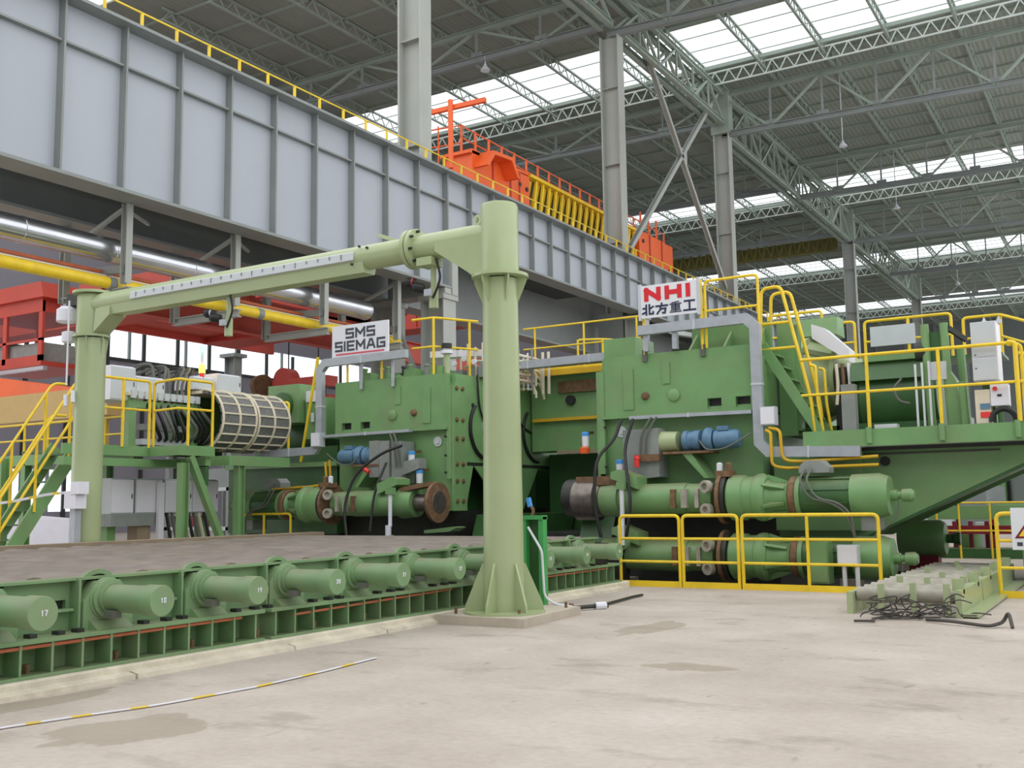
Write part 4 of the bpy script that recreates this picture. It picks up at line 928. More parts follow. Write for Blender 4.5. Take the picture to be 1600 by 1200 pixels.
for x, lb in ((-14.75, 'white prop rod with green foot in front of the left cylinder'), (-8.92, 'white prop rod with green foot in front of the right worn nut')):
    t = thing('prop_rod', (x, 18.75, .95), lb, 'rod')
    MB().cyl((x, 18.75, 1.12), (x, 18.75, 1.85), .045, 10).build('rod', 'filt', t)
    MB().lathe((x, 18.75, .8), (0, -1, 0), [(-.05, .14), (.06, .14)], 16).build('foot_wheel', 'green', t)
    MB().cyl((x, 18.68, .75), (x, 18.68, 1.15), .07, 10).build('foot', 'filt', t)
    B(x-.09, x+.09, 18.68, 18.84, 1.85, 2.0).build('head', 'green', t, smooth=False)

# cable trays ------------------------------------------------------
def tray(label, pts, a, b, mt_='zinc', extra=None):
    t = thing('cable_tray', pts[0], label, 'cable tray')
    P = [V(p) for p in pts]
    if len(P) > 2 or abs(P[0].y-P[-1].y) < .01:      # mitred channel lying in a plane of constant y
        Q = []
        for i, p in enumerate(P):
            if 0 < i < len(P)-1:
                d0, d1 = (P[i-1]-p).normalized(), (P[i+1]-p).normalized(); Q += [p+d0*a*.9, p+d1*a*.9]
            else: Q.append(p)
        vs = []; fs = []
        for i, p in enumerate(Q):
            d0 = (p-Q[i-1]).normalized() if i else (Q[1]-p).normalized(); d1 = (Q[i+1]-p).normalized() if i < len(Q)-1 else d0
            n0 = V((-d0.z, 0, d0.x)); n1 = V((-d1.z, 0, d1.x)); m = (n0+n1).normalized(); m = m*(a/2/max(.4, m.dot(n0)))
            y = V((0, b/2, 0)); vs += [p-m-y, p+m-y, p+m+y, p-m+y]
        for i in range(len(Q)-1):
            k = 4*i
            for j in range(4): fs.append((k+j, k+(j+1) % 4, k+4+(j+1) % 4, k+4+j))
        fs += [(0, 1, 2, 3), (len(vs)-1, len(vs)-2, len(vs)-3, len(vs)-4)]
        MB().add(vs, fs).build('tray_run', mt_, t, smooth=False)
    else:
        MB().bar(P[0], P[-1], b, a).build('tray_run', mt_, t, smooth=False)
    for p, q in zip(P, P[1:]):
        d = (q-p).normalized(); L_ = (q-p).length; n = max(1, int(L_/1.4))
        for k in range(n): MB().bar(p+d*(L_*(k+.5)/n-.02), p+d*(L_*(k+.5)/n+.02), b+.02, a+.02, (0, 0, 1) if abs(d.z) < .5 else (1, 0, 0)).build('joint_strap', 'cabgrey', t, smooth=False)
    return t
t = tray('silver cable tray framing the right housing from under the red lettered sign to the motors', [(-8.95, 19.85, 5.2), (-6.42, 19.85, 5.22), (-6.42, 19.85, 2.54), (-4.5, 19.85, 2.48)], .2, .14)
for d in (-8.85, -8.2): B(d, d+.1, 19.85, 19.97, 4.75, 5.1).build('stand_off', 'zinc', t, smooth=False)
t = tray('silver cable tray framing the left housing from under the white two-line sign', [(-15.1, 19.85, 5.26), (-17.87, 19.85, 5.24), (-17.87, 19.85, 3.02), (-19.9, 19.85, 2.97)], .2, .14)
tray('narrow silver cable tray along the ledge of the right housing', [(-9.2, 19.86, 3.36), (-6.55, 19.86, 3.34)], .07, .14)
tray('narrow silver cable tray along the ledge of the left housing', [(-15.0, 19.86, 3.38), (-17.7, 19.86, 3.36)], .07, .14)
tray('galvanised cable tray spanning between the two housings over the cross beam', [(-14.1, 22.6, 5.12), (-10.6, 22.6, 5.14)], .2, .3)
tray('white cable tray over the left housing top, behind the sign', [(-15.3, 21.2, 5.38), (-13.9, 21.6, 5.36)], .16, .4, 'white')
for loc, lb in (((-6.35, 19.7, 3.05), 'pale junction box on the right silver cable tray'), ((-18.05, 19.7, 3.1), 'pale junction box on the left silver cable tray')):
    t = thing('junction_box', loc, lb, 'box'); x, y, z = loc
    B(x, x+.3, y, y+.2, z, z+.36).build('body', 'cabgrey', t, smooth=False); B(x+.02, x+.28, y-.02, y, z+.02, z+.34).build('lid', 'white', t, smooth=False)
for pts, lb in (([(-6.2, 19.75, 3.0), (-5.98, 19.75, 2.95), (-5.96, 19.75, 2.35), (-5.6, 19.8, 2.32), (-4.2, 19.9, 2.38)], 'yellow conduit pipe bending below the right junction box, outer one'),
                ([(-6.25, 19.7, 2.95), (-6.15, 19.7, 2.9), (-6.15, 19.7, 2.25), (-5.9, 19.75, 2.2), (-4.2, 19.9, 2.22)], 'yellow conduit pipe bending below the right junction box, inner one'),
                ([(-17.55, 19.7, 2.7), (-17.5, 19.7, 2.15), (-18.0, 19.7, 2.1), (-19.4, 19.7, 2.05)], 'yellow conduit pipe bending below the left cable tray, upper one'),
                ([(-17.42, 19.7, 2.75), (-17.36, 19.7, 2.08), (-17.9, 19.7, 2.0), (-19.4, 19.7, 1.95)], 'yellow conduit pipe bending below the left cable tray, lower one')):
    tag(MB().tube(fillet(pts, .18, 5), .032, 8).build('conduit_pipe', 'dyellow'), lb, 'pipe')

# ================================================================ SIGNS
t = thing('sign_board', (-16.65, 19.95, 5.3), 'white company sign with two lines of dark grey letters over a red stripe', 'sign')
bd = B(-17.56, -15.74, 19.93, 19.98, 5.3, 6.18).build('board', 'signw', t, smooth=False)
write('SMS', (-17.08, 19.925, 5.85), (1, 0, 0), (0, 0, 1), .22, .21, .1, .055, widths={'M': 1.2}).build('lettering', 'greyink', bd, smooth=False)
write('SIEMAG', (-17.43, 19.925, 5.53), (1, 0, 0), (0, 0, 1), .2, .21, .095, .055, widths={'M': 1.25, 'I': .02, 'A': 1.15, 'G': 1.1}).build('lettering', 'greyink', bd, smooth=False)
B(-17.42, -15.86, 19.922, 19.93, 5.41, 5.455).build('stripe', 'pinkink', bd, smooth=False)
for x in (-17.1, -16.0): MB().cyl((x, 20.0, 4.72), (x, 20.0, 6.1), .03, 8).build('sign_post', 'yellow', t)
t = thing('sign_board', (-8.25, 19.9, 5.46), 'white company sign with bold red letters above four dark blue characters', 'sign')
bd = B(-8.92, -7.6, 19.88, 19.92, 5.46, 6.16).build('board', 'signw', t, smooth=False)
write('NHI', (-8.76, 19.874, 5.86), (1, 0, 0), (0, 0, 1), .28, .2, .19, .1, widths={'I': .02}).build('lettering', 'redink', bd, smooth=False)
write(['bei', 'fang', 'zhong', 'gong'], (-8.85, 19.874, 5.53), (1, 0, 0), (0, 0, 1), .25, .21, .06, .038, weights={'zhong': .55}).build('lettering', 'ink', bd, smooth=False)
for x in (-8.92, -7.6): B(x-.03, x+.03, 19.87, 19.94, 5.42, 6.2).build('board_frame', 'cabgrey', t, smooth=False)
for x in (-8.88, -7.58):
    MB().cyl((x, 19.98, 4.7), (x, 19.98, 6.16), .035, 8).build('sign_post', 'yellow', t)
    B(x-.05, x+.05, 19.95, 20.02, 4.55, 4.8).build('post_foot', 'hose', t, smooth=False)

# ================================================================ MILL RAILINGS
railing('mill_railing', 'yellow railing frame to the right of the red lettered sign', [(-7.5, 20.0, 4.72), (-6.38, 20.0, 4.72)], 1.4, [], mids=(.55,), r=.03)
railing('mill_railing', 'yellow railing on the walkway between the two signs', [(-13.9, 23.4, 5.0), (-10.5, 23.4, 5.0)], 1.22, [(-13.55, 23.4, 5.0), (-12.09, 23.4, 5.0), (-10.6, 23.4, 5.0)], mids=(.55,), closed_ends=False, kick=.12)
railing('mill_railing', 'yellow railing along the inner edge of the left housing top', [(-15.2, 20.2, 4.72), (-14.55, 20.2, 4.72), (-13.98, 21.3, 4.72)], 1.42, [(-14.55, 20.2, 4.72), (-14.1, 21.1, 4.72)], mids=(.5,), r=.032, closed_ends=False)
railing('mill_railing', 'yellow stair landing railing in the gap between the signs', [(-12.9, 24.6, 5.0), (-12.3, 24.9, 5.0), (-11.3, 25.5, 4.9)], 1.0, [(-12.9, 24.6, 5.0), (-12.3, 24.9, 5.0), (-11.3, 25.5, 4.9)], mids=(.5,), r=.03)
railing('mill_railing', 'yellow rear railing left of the white notice, on the right housing', [(-7.74, 25, 4.9), (-6.42, 25, 4.9)], 1.25, [(-7.0, 25, 4.9)], mids=(.55,), r=.035)
railing('mill_railing', 'yellow rear railing just left of the white notice', [(-6.3, 25, 4.8), (-5.66, 25, 4.8)], 1.0, [], mids=(.5,), r=.035)
nb = railing('mill_railing', 'yellow rear railing that carries the white notice', [(-5.43, 25, 4.79), (-3.52, 25, 4.79)], .98, [(-4.45, 25, 4.79)], mids=(.5,), r=.035)
t = thing('rear_platform', (-5, 25.5, 4.6), 'green rear walkway deck carrying the yellow rear railings', 'platform')
B(-7.8, -2.5, 24.95, 26.2, 4.725, 4.785).build('deck', 'dgreen', t, smooth=False)
for x in (-5.2, -2.7): MB().cyl((x, 25.6, 2.86), (x, 25.6, 4.73), .08, 8).build('leg', 'dgreen', t)
t = thing('gap_walkway', (-12, 24.5, 4.9), 'yellow edged walkway deck bridging the two mill housings', 'walkway')
B(-13.9, -10.0, 23.35, 25.8, 4.95, 5.0).build('deck', 'dgreen', t, smooth=False); B(-13.9, -10.0, 23.3, 23.35, 4.9, 5.05).build('toe_board', 'dyellow', t, smooth=False)
t = B(-5.3, -4.3, 24.95, 24.98, 5.15, 5.62).build('notice_board', 'cabgrey'); tag(t, 'blank pale notice board on the yellow rear railing', 'sign')
railing('mill_railing', 'yellow rear railing running down to the right edge behind the grey cabinet', [(-3.4, 26, 4.79), (-2.6, 26, 4.79), (-1.2, 24.5, 4.05)], 1.0, [(-2.6, 26, 4.79), (-1.9, 25.25, 4.4)], mids=(.5,), r=.035)
t = thing('white_hood', (-8.2, 21.2, 5.0), 'white cover plates and pale cabinet behind the red lettered sign', 'cover')
MB().prism([(-8.7, 20.85, 5.37), (-7.5, 20.85, 5.04), (-7.5, 20.85, 4.96), (-8.7, 20.85, 5.27)], (0, .5, 0)).build('sloped_plate', 'white', t, smooth=False)
B(-7.9, -7.5, 21.6, 22.0, 4.75, 5.5).build('cabinet', 'white', t, smooth=False)
B(-8.6, -7.5, 20.82, 21.4, 4.725, 5.0).build('base', 'dark', t, smooth=False)
# cream pipe manifold
t = thing('pipe_manifold', (-13.4, 22, 4.4), 'cluster of cream hydraulic pipes on the left housing beside the green arm pillar', 'pipes')
for k in range(5):
    z = 4.75+k*.16; MB().tube(fillet([(-14.6, 21.4+k*.1, z), (-13.5, 22.0+k*.1, z), (-13.35, 23.3, z-.05), (-13.3, 23.4, 4.3)], .15), .035, 8).build('pipe', 'beige', t)
for k in range(6):
    MB().tube(fillet([(-13.95, 22.9, 4.55+k*.15), (-13.5, 22.9, 4.55+k*.15), (-13.25-.05*(k % 3), 22.9, 4.5+k*.15), (-13.25-.05*(k % 3), 22.9, 4.3+k*.1)], .1), .03, 8).build('pipe', 'beige', t)
    MB().cyl((-13.95+k*.13, 22.8, 4.5), (-13.95+k*.13, 22.8, 5.35+.12*(k % 3)), .026, 8).build('riser', ('beige', 'filt', 'greyblk')[k % 3], t)
for x in (-13.15, -12.98): MB().cyl((x, 23.1, 4.4), (x, 23.1, 5.5), .04, 8).build('riser', 'beige', t)
for k in range(4): MB().cyl((-14.5+k*.22, 21.3, 4.72), (-14.5+k*.22, 21.3, 5.5+.1*(k % 2)), .03, 8).build('riser', 'beige', t)
for k in range(3): B(-14.6+k*.35, -14.4+k*.35, 21.2, 21.45, 4.72, 4.95+.08*k).build('valve', 'greyblk', t, smooth=False)
for k in range(4): MB().lathe((-14.55+k*.3, 21.1, 5.1+.1*(k % 2)), (0, -1, 0), [(0, .07), (.05, .07)], 10).build('gauge', 'filt', t)
t = thing('top_post', (-14.3, 20.3, 4.72), 'pale green post with round collars on the left housing top', 'post')
MB().cyl((-14.3, 20.4, 4.6), (-14.3, 20.4, 5.3), .08, 12).build('post', 'pale', t); MB().cyl((-14.3, 20.4, 5.25), (-14.3, 20.4, 5.33), .15, 16).build('collar', 'white', t); MB().cyl((-14.3, 20.4, 5.4), (-14.3, 20.4, 5.5), .13, 16).build('collar', 'dark', t)
# small fittings on the left housing top
t = thing('top_fittings', (-16, 20.8, 4.7), 'row of green lugs and small valves on top of the left housing', 'valves')
for k in range(7):
    x = -17.0+k*.36; MB().lathe((x, 20.6+.2*(k % 2), 4.72), (0, 0, 1), [(0, .09), (.2, .09), (.21, .05), (.34, .05), (.35, .07), (.4, .06)], 10).build('valve', ('green', 'greyblk', 'green', 'dark')[k % 4], t)
for x in (-16.6, -15.6): MB().cyl((x, 19.94, 4.5), (x, 19.94, 5.15), .045, 8).build('tray_stand', 'zinc', t)
MB().lathe((-15.35, 20.4, 4.72), (-1, .4, 0), [(0, .12), (.6, .12), (.61, .16), (.8, .16)], 14).build('actuator', 'green', t)

# ================================================================ RIGHT CANTILEVER PLATFORM
t = thing('service_platform', (-3.6, 20, 2.6), 'green cantilever platform on a big sloping bracket at the right', 'platform')
B(-5.57, .2, 19.86, 19.93, 2.57, 2.89).build('edge_beam', 'green', t, smooth=False)
B(-5.57, .2, 19.93, 26.4, 2.8, 2.86).build('deck', 'dgreen', t, smooth=False)
MB().prism([(-6.3, 20.5, 2.57), (-.9, 20.5, 2.57), (-1.55, 20.5, 2.32), (-3.75, 20.5, 1.3), (-4.75, 20.5, .82), (-6.3, 20.5, .82)], (0, .05, 0)).build('bracket_web', 'green', t, smooth=False)
fl = MB(); fl.bar((-1.0, 20.8, 2.54), (-4.8, 20.8, .78), .62, .05, (0, 0, 1)); fl.build('bracket_flange', 'dgreen', t, smooth=False)
MB().prism([(-6.3, 23.5, 2.57), (-.9, 23.5, 2.57), (-1.55, 23.5, 2.32), (-3.75, 23.5, 1.3), (-4.75, 23.5, .82), (-6.3, 23.5, .82)], (0, .05, 0)).build('bracket_web', 'green', t, smooth=False)
B(-5.5, .1, 20.2, 20.26, 2.5, 2.57).build('underside_rail', 'dark', t, smooth=False)
MB().cyl((-5.3, 20.48, 2.44), (-2.2, 20.48, 2.44), .02, 6).build('cable_run', 'hose', t)
MB().cyl((-4.2, 20.5, 2.3), (-4.2, 20.45, 2.3), .09, 14).build('cable_hole', 'black', t)
B(-6.3, -4.6, 20.3, 20.5, 1.0, 2.5).build('bracket_root', 'green', t, smooth=False)
for x in (-4.33, -3.06, -1.82): MB().cyl((x, 19.83, 2.62), (x, 19.83, 2.92), .055, 10).build('post_socket', 'green', t)
rl = railing('platform_railing', 'yellow two-bar railing along the front of the right platform', [(-5.55, 19.83, 2.9), (-1.78, 19.83, 2.9)], 1.38, [(-4.31, 19.83, 2.9), (-3.05, 19.83, 2.9)], mids=(.5,), r=.032, closed_ends=False)
MB().tube(fillet([(-1.78, 19.83, 2.9), (-1.78, 19.83, 4.28), (-1.9, 19.83, 4.3)], .1), .04).build('post', 'yellow', rl)
MB().tube(fillet([(-1.9, 19.83, 4.26), (-1.7, 19.95, 4.26), (-1.7, 20.0, 2.9)], .1), .035).build('post', 'yellow', rl)
for z in (3.6, 4.1): MB().cyl((-1.75, 19.9, z), (-.4, 22, z), .03, 8).build('side_rail', 'yellow', rl)
# stair handrails
t = thing('stair_flight', (-5.6, 20.6, 2.9), 'steep green stair with yellow hoop handrails at the left end of the right platform', 'stairs')
for y in (20.35, 21.0):
    MB().tube(fillet([(-6.5, y, 4.5), (-6.42, y, 5.88), (-6.02, y, 5.9), (-5.68, y, 4.35), (-5.52, y, 3.6), (-5.46, y, 2.92)], .14, 5), .036).build('hoop_rail', 'yellow', t)
    MB().bar((-6.45, y, 4.72), (-5.35, y, 2.86), .05, .2).build('stringer', 'green', t, smooth=False)
    MB().tube(fillet([(-5.5, y, 4.24), (-5.4, y, 4.22), (-5.38, y, 3.5), (-5.3, y, 2.9)], .08), .03).build('lower_rail', 'yellow', t)
for k in range(7): B(-6.36+k*.155, -6.18+k*.155, 20.38, 20.97, 4.5-k*.262, 4.53-k*.262).build('tread', 'green', t, smooth=False)
MB().tube([(-6.45, 20.35, 4.63), (-5.72, 20.35, 4.63)], .03).build('guard_bar', 'yellow', t)
MB().tube([(-6.45, 20.35, 5.15), (-5.85, 20.35, 5.15)], .03).build('guard_bar', 'yellow', t)
# spindle gearbox behind the stair
t = thing('gear_housing', (-6, 22.3, 3), 'light green round gear housing behind the yellow hoop stair', 'machine')
MB().lathe((-6.2, 22.6, 4.1), (1, -.12, 0), [(0, 1.05), (.25, 1.05), (.27, .95), (.75, .72), (.8, .8), (.9, .8), (.92, .5), (1.3, .45)], 32).build('bell', 'pale', t)
for k in range(6): MB().bar((-6.05, 22.55+cos(k*1.05+.3)*.98, 4.1+sin(k*1.05+.3)*.98), (-5.5, 22.5+cos(k*1.05+.3)*.74, 4.1+sin(k*1.05+.3)*.74), .05, .1).build('rib', 'pale', t, smooth=False)
MB().prism([(-6.3, 22.2, 5.1), (-6.3, 22.9, 5.1), (-6.3, 22.8, 5.5), (-6.3, 22.3, 5.5)], (.9, 0, 0)).build('hood', 'green', t, smooth=False)
MB().prism([(-5.75, 21.5, 4.95), (-5.0, 21.5, 4.4), (-5.0, 21.5, 4.65), (-5.5, 21.5, 5.15), (-5.75, 21.5, 5.25)], (0, .5, 0)).build('cover', 'white', t, smooth=False)
B(-6.3, -5.3, 21.6, 23.4, 2.9, 3.1).build('plinth', 'dgreen', t, smooth=False)
for k in range(0): MB().bar((-6.25+k*.2, 21.3, 3.2+k*.05), (-6.0+k*.2, 21.3, 3.9), .05, .12).build('rib', 'green', t, smooth=False)
B(-5.35, -5.1, 21.6, 22.1, 3.0, 4.3).build('panel', 'dark', t, smooth=False)
for k in range(3): MB().tube(fillet([(-5.25+k*.12, 21.4, 4.35), (-5.22+k*.12, 21.35, 3.9), (-5.25+k*.12, 21.3, 3.5)], .1), .035).build('hose', ('beige', 'rust', 'filt')[k], t)
# main motor on the platform
t = thing('main_motor', (-4.2, 22, 2.9), 'big dark green drive motor lying on the right platform', 'motor')
MB().lathe((-4.95, 22, 3.6), (1, 0, 0), [(0, .55), (.15, .72), (1.4, .75), (1.42, .7), (1.6, .65)], 36).build('body', 'dgreen', t)
MB().prism([(-4.95, 21.2, 3.95), (-3.4, 21.2, 3.95), (-3.4, 21.4, 4.35), (-4.95, 21.4, 4.35)], (0, 1.2, .0)).build('top_box', 'dgreen', t, smooth=False)
B(-4.7, -3.4, 21.3, 22.8, 4.33, 4.45).build('top_lid', 'green', t, smooth=False)
B(-5.0, -3.3, 21.3, 22.7, 2.86, 3.1).build('foot', 'dgreen', t, smooth=False)
for k in range(3): MB().cyl((-3.55+k*.12, 20.4, 2.9), (-3.55+k*.12, 20.4, 4.1+.02*k), .022, 6).build('white_pipe', 'filt', t)
MB().tube(fillet([(-3.9, 20.9, 3.9), (-4.05, 20.8, 3.7), (-3.95, 20.8, 3.45), (-3.75, 20.8, 3.4)], .12), .025).build('hose', 'hose', t)
t = thing('lifting_frame', (-3.0, 20.8, 2.9), 'tall green guide frame with curved posts beside the grey cabinet', 'machine')
for x, y, zt in ((-3.32, 20.5, 4.85), (-2.98, 20.5, 4.85), (-2.82, 21.3, 4.5), (-2.72, 20.35, 3.7)):
    MB().tube([(x, y, 2.86), (x-.02, y, 3.6), (x-.04, y, zt)], .075, 10).build('post', 'green', t)
B(-3.3, -3.0, 20.55, 20.62, 4.15, 4.7).build('back_plate', 'dgreen', t, smooth=False)
B(-3.3, -3.0, 20.42, 20.5, 3.78, 4.12).build('control_box', 'cabgrey', t, smooth=False)
MB().prism([(-3.0, 20.4, 2.86), (-2.75, 20.4, 2.86), (-2.85, 20.4, 3.75), (-3.0, 20.4, 4.0)], (0, .5, 0)).build('side_plate', 'green', t, smooth=False)
MB().bar((-2.95, 20.5, 4.75), (-2.7, 20.9, 4.55), .05, .1).build('latch', 'dark', t, smooth=False)
MB().cyl((-3.55, 20.6, 4.35), (-3.35, 20.6, 4.35), .18, 16).build('cable_drum', 'dark', t)
o = B(-4.87, -4.61, 20.1, 20.3, 2.88, 3.78).build('control_pillar', 'greyblk'); tag(o, 'plain grey cable duct pillar standing on the right platform', 'duct')
o = B(-4.25, -3.85, 19.94, 20.2, 2.86, 2.97).build('junction_box', 'cabgrey'); tag(o, 'flat grey box lying on the edge of the right platform', 'box')
t = thing('control_cabinet', (-2.3, 20.2, 3.65), 'pale grey control cabinet with two doors held up at the right end of the platform', 'cabinet')
B(-2.5, -2.08, 19.97, 20.6, 3.66, 4.72).build('body', 'white', t, smooth=False)
B(-2.49, -2.1, 19.945, 19.97, 4.09, 4.71).build('door', 'cabgrey', t, smooth=False); B(-2.49, -2.1, 19.945, 19.97, 3.67, 4.05).build('door', 'cabgrey', t, smooth=False)
for z in (4.12, 3.88): MB().cyl((-2.44, 19.945, z), (-2.44, 19.93, z), .012, 8).build('lock', 'dark', t)
for x in (-2.36, -2.12): MB().prism([(x, 20.3, 4.72), (x+.12, 20.3, 4.72), (x+.06, 20.3, 4.86)], (0, .04, 0)).build('lifting_lug', 'cabgrey', t, smooth=False)
B(-2.4, -2.2, 20.3, 20.5, 2.86, 3.66).build('stand', 'dgreen', t, smooth=False)
t = thing('welding_cart', (-2.2, 20.1, 2.9), 'cream box with red knob on a dark rubber wheel arch at the platform end', 'machine')
B(-2.5, -2.25, 20.0, 20.35, 2.9, 3.5).build('body', 'beige', t, smooth=False); B(-2.24, -1.95, 19.97, 20.3, 3.2, 3.58).build('box', 'white', t, smooth=False)
MB().cyl((-2.16, 19.97, 3.5), (-2.16, 19.94, 3.5), .04, 12).build('knob', 'redp', t); B(-2.13, -2.06, 19.955, 19.97, 3.36, 3.4).build('switch', 'dark', t, smooth=False)
MB().tube([(-2.05+.2*cos(a), 19.99, 2.92+.22*sin(a)) for a in [pi*k/10 for k in range(11)]], .05, 8).build('wheel_arch', 'black', t)
B(-2.42, -2.26, 19.98, 20.0, 3.0, 3.1).build('label_plate', 'redp', t, smooth=False); B(-2.42, -2.26, 19.98, 20.0, 3.15, 3.25).build('label_plate', 'blue', t, smooth=False)

# ================================================================ PIT BARRIERS AND BOXES
def barrier(x0, x1, label, posts=(), y=18.27, h=1.33):
    t = thing('pit_barrier', ((x0+x1)/2, y, 0), label, 'barrier')
    MB().tube(fillet([(x0, y, 0), (x0, y, h), (x1, y, h), (x1, y, 0)], .1), .032).build('frame', 'yellow', t)
    for z in (.9, .47): MB().cyl((x0, y, z), (x1, y, z), .026, 8).build('rail', 'yellow', t)
    for x in posts: MB().cyl((x, y, 0), (x, y, h), .03, 8).build('post', 'yellow', t)
    B(x0-.02, x1+.02, y-.02, y+.01, 0, .11).build('kick_plate', 'yellow', t, smooth=False)
    return t
barrier(-8.75, -7.53, 'yellow pit barrier section nearest the roller table')
barrier(-7.46, -6.39, 'middle yellow pit barrier section in front of the lower drive')
barrier(-6.31, -3.92, 'widest yellow pit barrier section with a centre post', (-5.13,))
barrier(-2.09, .9, 'yellow pit barrier at the right edge carrying the warning sign', (-.6,))
t = thing('warning_sign', (-1.5, 18.2, 1.0), 'white warning sign with yellow triangle on the right yellow barrier', 'sign')
B(-1.87, -1.05, 18.19, 18.22, .76, 1.42).build('board', 'signw', t, smooth=False)
tr = MB().prism([(-1.83, 18.185, .94), (-1.19, 18.185, .94), (-1.51, 18.185, 1.4)], (0, .01, 0)).build('triangle_border', 'maroon', t, smooth=False)
MB().prism([(-1.77, 18.18, .972), (-1.25, 18.18, .972), (-1.51, 18.18, 1.345)], (0, .006, 0)).build('triangle', 'yellow', tr, smooth=False)
MB().prism([(-1.5, 18.175, 1.2), (-1.46, 18.175, 1.2), (-1.49, 18.175, 1.1), (-1.44, 18.175, 1.1), (-1.5, 18.175, .99), (-1.48, 18.175, 1.07), (-1.53, 18.175, 1.07)], (0, .005, 0)).build('bolt_symbol', 'black', tr, smooth=False)
for k in range(5): B(-1.8+k*.13, -1.72+k*.13, 18.185, 18.19, .82, .88).build('lettering', 'greyink', t, smooth=False)
t = thing('control_box', (-4.5, 18.55, 0), 'small pale control box on two white legs behind the yellow pit barrier', 'box')
B(-4.69, -4.33, 18.5, 18.66, .45, .8).build('body', 'cabgrey', t, smooth=False); B(-4.67, -4.35, 18.48, 18.5, .47, .78).build('lid', 'white', t, smooth=False)
for x in (-4.6, -4.38): MB().cyl((x, 18.6, -1.2), (x, 18.6, .46), .04, 8).build('leg', 'filt', t)
t = thing('terminal_box', (-5.2, 18.6, 0), 'tall green terminal box behind the widest yellow barrier', 'box')
B(-5.18, -4.86, 18.55, 18.9, .12, .85).build('body', 'green', t, smooth=False); B(-5.16, -4.88, 18.53, 18.55, .15, .82).build('lid', 'green', t, smooth=False)
B(-5.1, -4.95, 18.6, 18.8, -1.2, .12).build('leg', 'dgreen', t, smooth=False)
t = thing('cable_stand', (-7.75, 13.35, 0), 'narrow bright green open stand right beside the green arm pillar', 'stand')
for x in (-7.95, -7.66): B(x-.04, x+.04, 13.3, 13.42, .0, 1.4).build('upright', 'bay_green', t, smooth=False)
B(-7.99, -7.62, 13.28, 13.44, 1.36, 1.42).build('top_plate', 'bay_green', t, smooth=False); B(-7.92, -7.7, 13.4, 13.42, .05, 1.36).build('back_plate', 'dgreen', t, smooth=False)
MB().tube(fillet([(-7.85, 13.26, 1.25), (-7.66, 13.22, 1.0), (-7.6, 13.22, .9), (-7.58, 13.24, .25), (-7.45, 13.3, .14), (-7.2, 13.4, .1)], .15), .018, 6).build('cable', 'filt', t)
t = thing('hand_torch', (-7.85, 13.35, 1.42), 'small blue and brown gas torch on the bright green stand', 'tool')
MB().cyl((-7.86, 13.35, 1.55), (-7.89, 13.35, 1.68), .04, 10).build('cap', 'sky_blue', t); MB().tube(fillet([(-7.86, 13.35, 1.56), (-7.8, 13.35, 1.5), (-7.83, 13.35, 1.42)], .05), .025).build('handle', 'rust', t)
t = thing('anchor_plate', (-7.3, 13.9, 0), 'rusty hook and white block lying on the floor right of the pad', 'scrap')
MB().tube(fillet([(-7.5, 13.6, .04), (-7.3, 13.9, .05), (-7.2, 14.1, .05)], .1), .03).build('hook_bar', 'dark', t); MB().cyl((-7.2, 14.1, .05), (-7.1, 14.25, .05), .06, 10).build('block', 'filt', t)
MB().lathe((-7.28, 13.5, 0), (0, 0, 1), [(0, .04), (.08, .03), (.1, .05), (.14, .03)], 8).build('eye_bolt', 'rust', t)
t = thing('crowbar', (-7.3, 15.2, 0), 'dark bent bar lying on the floor before the yellow barrier', 'tool')
MB().tube([(-7.1, 14.35, .03), (-7.24, 14.2, .03), (-7.24, 14.3, .03), (-7.42, 15.9, .03), (-7.42, 16.3, .03)], .022, 6).build('bar', 'dark', t)

# guide frame lying on the floor at the right
t = thing('roller_guide_frame', (-3, 17, 0), 'dusty green frame of cross tubes lying on the floor at the right', 'frame')
for xx, za_, zb_ in ((-3.66, 0, .3), (-2.24, 0, .36)):
    for ya, yb in ((15.0, 17.0), (17.1, 19.1), (19.2, 21.4)): B(xx-.04, xx+.04, ya, yb, za_, zb_).build('side_plate', 'pale', t, smooth=False)
B(-2.22, -2.0, 15.0, 21.4, .02, .06).build('foot_flange', 'pale', t, smooth=False)
c0 = MB().cyl((-3.6, 15.25, .26), (-2.26, 15.25, .26), .1, 12).build('cross_tube', 'frame', t)
for k in range(1, 15): copy_at(c0, (0, k*.44, 0), t)
u0_ = B(-3.28, -3.2, 15.02, 15.1, 0, .42).build('upright', 'pale', t, smooth=False)
for dx, dy in ((.42, 0), (.85, 0), (0, 1.3), (.42, 1.1), (.85, 1.5), (.42, 2.4), (.85, 2.9), (0, 3.6), (.42, 4.2), (.85, 4.8), (.95, 5.9), (.2, 5.4)): copy_at(u0_, (dx, dy, .02), t)
for dy in (.2, 1.6, 3.0, 4.4, 5.8): B(-2.34, -2.2, 15+dy, 15.12+dy, .3, .5).build('lug', 'pale', t, smooth=False)
o = MB()
for k in range(30):
    p = [V((-2.85+random.uniform(-.35, .5), 14.75+random.uniform(-.2, .25), random.uniform(.02, .2)))]
    for _ in range(5): p.append(p[-1]+V((random.uniform(-.22, .22), random.uniform(-.12, .12), random.uniform(-.1, .1)))); p[-1].z = max(.02, min(.38, p[-1].z))
    o.tube(fillet(p, .2, 2), .009, 5)
tag(o.build('scrap_wire', 'wire'), 'tangle of dark scrap wire against the floor frame', 'wire', kind='stuff')
tag(MB().tube(fillet([(-2.55, 14.4, .03), (-2.2, 14.15, .05), (-1.75, 13.95, .03), (-1.62, 14.2, .06), (-1.55, 14.15, .2), (-1.5, 14.0, .02)], .1), .022, 6).build('cable_end', 'wire'), 'loose dark cable end trailing right from the wire tangle', 'cable')
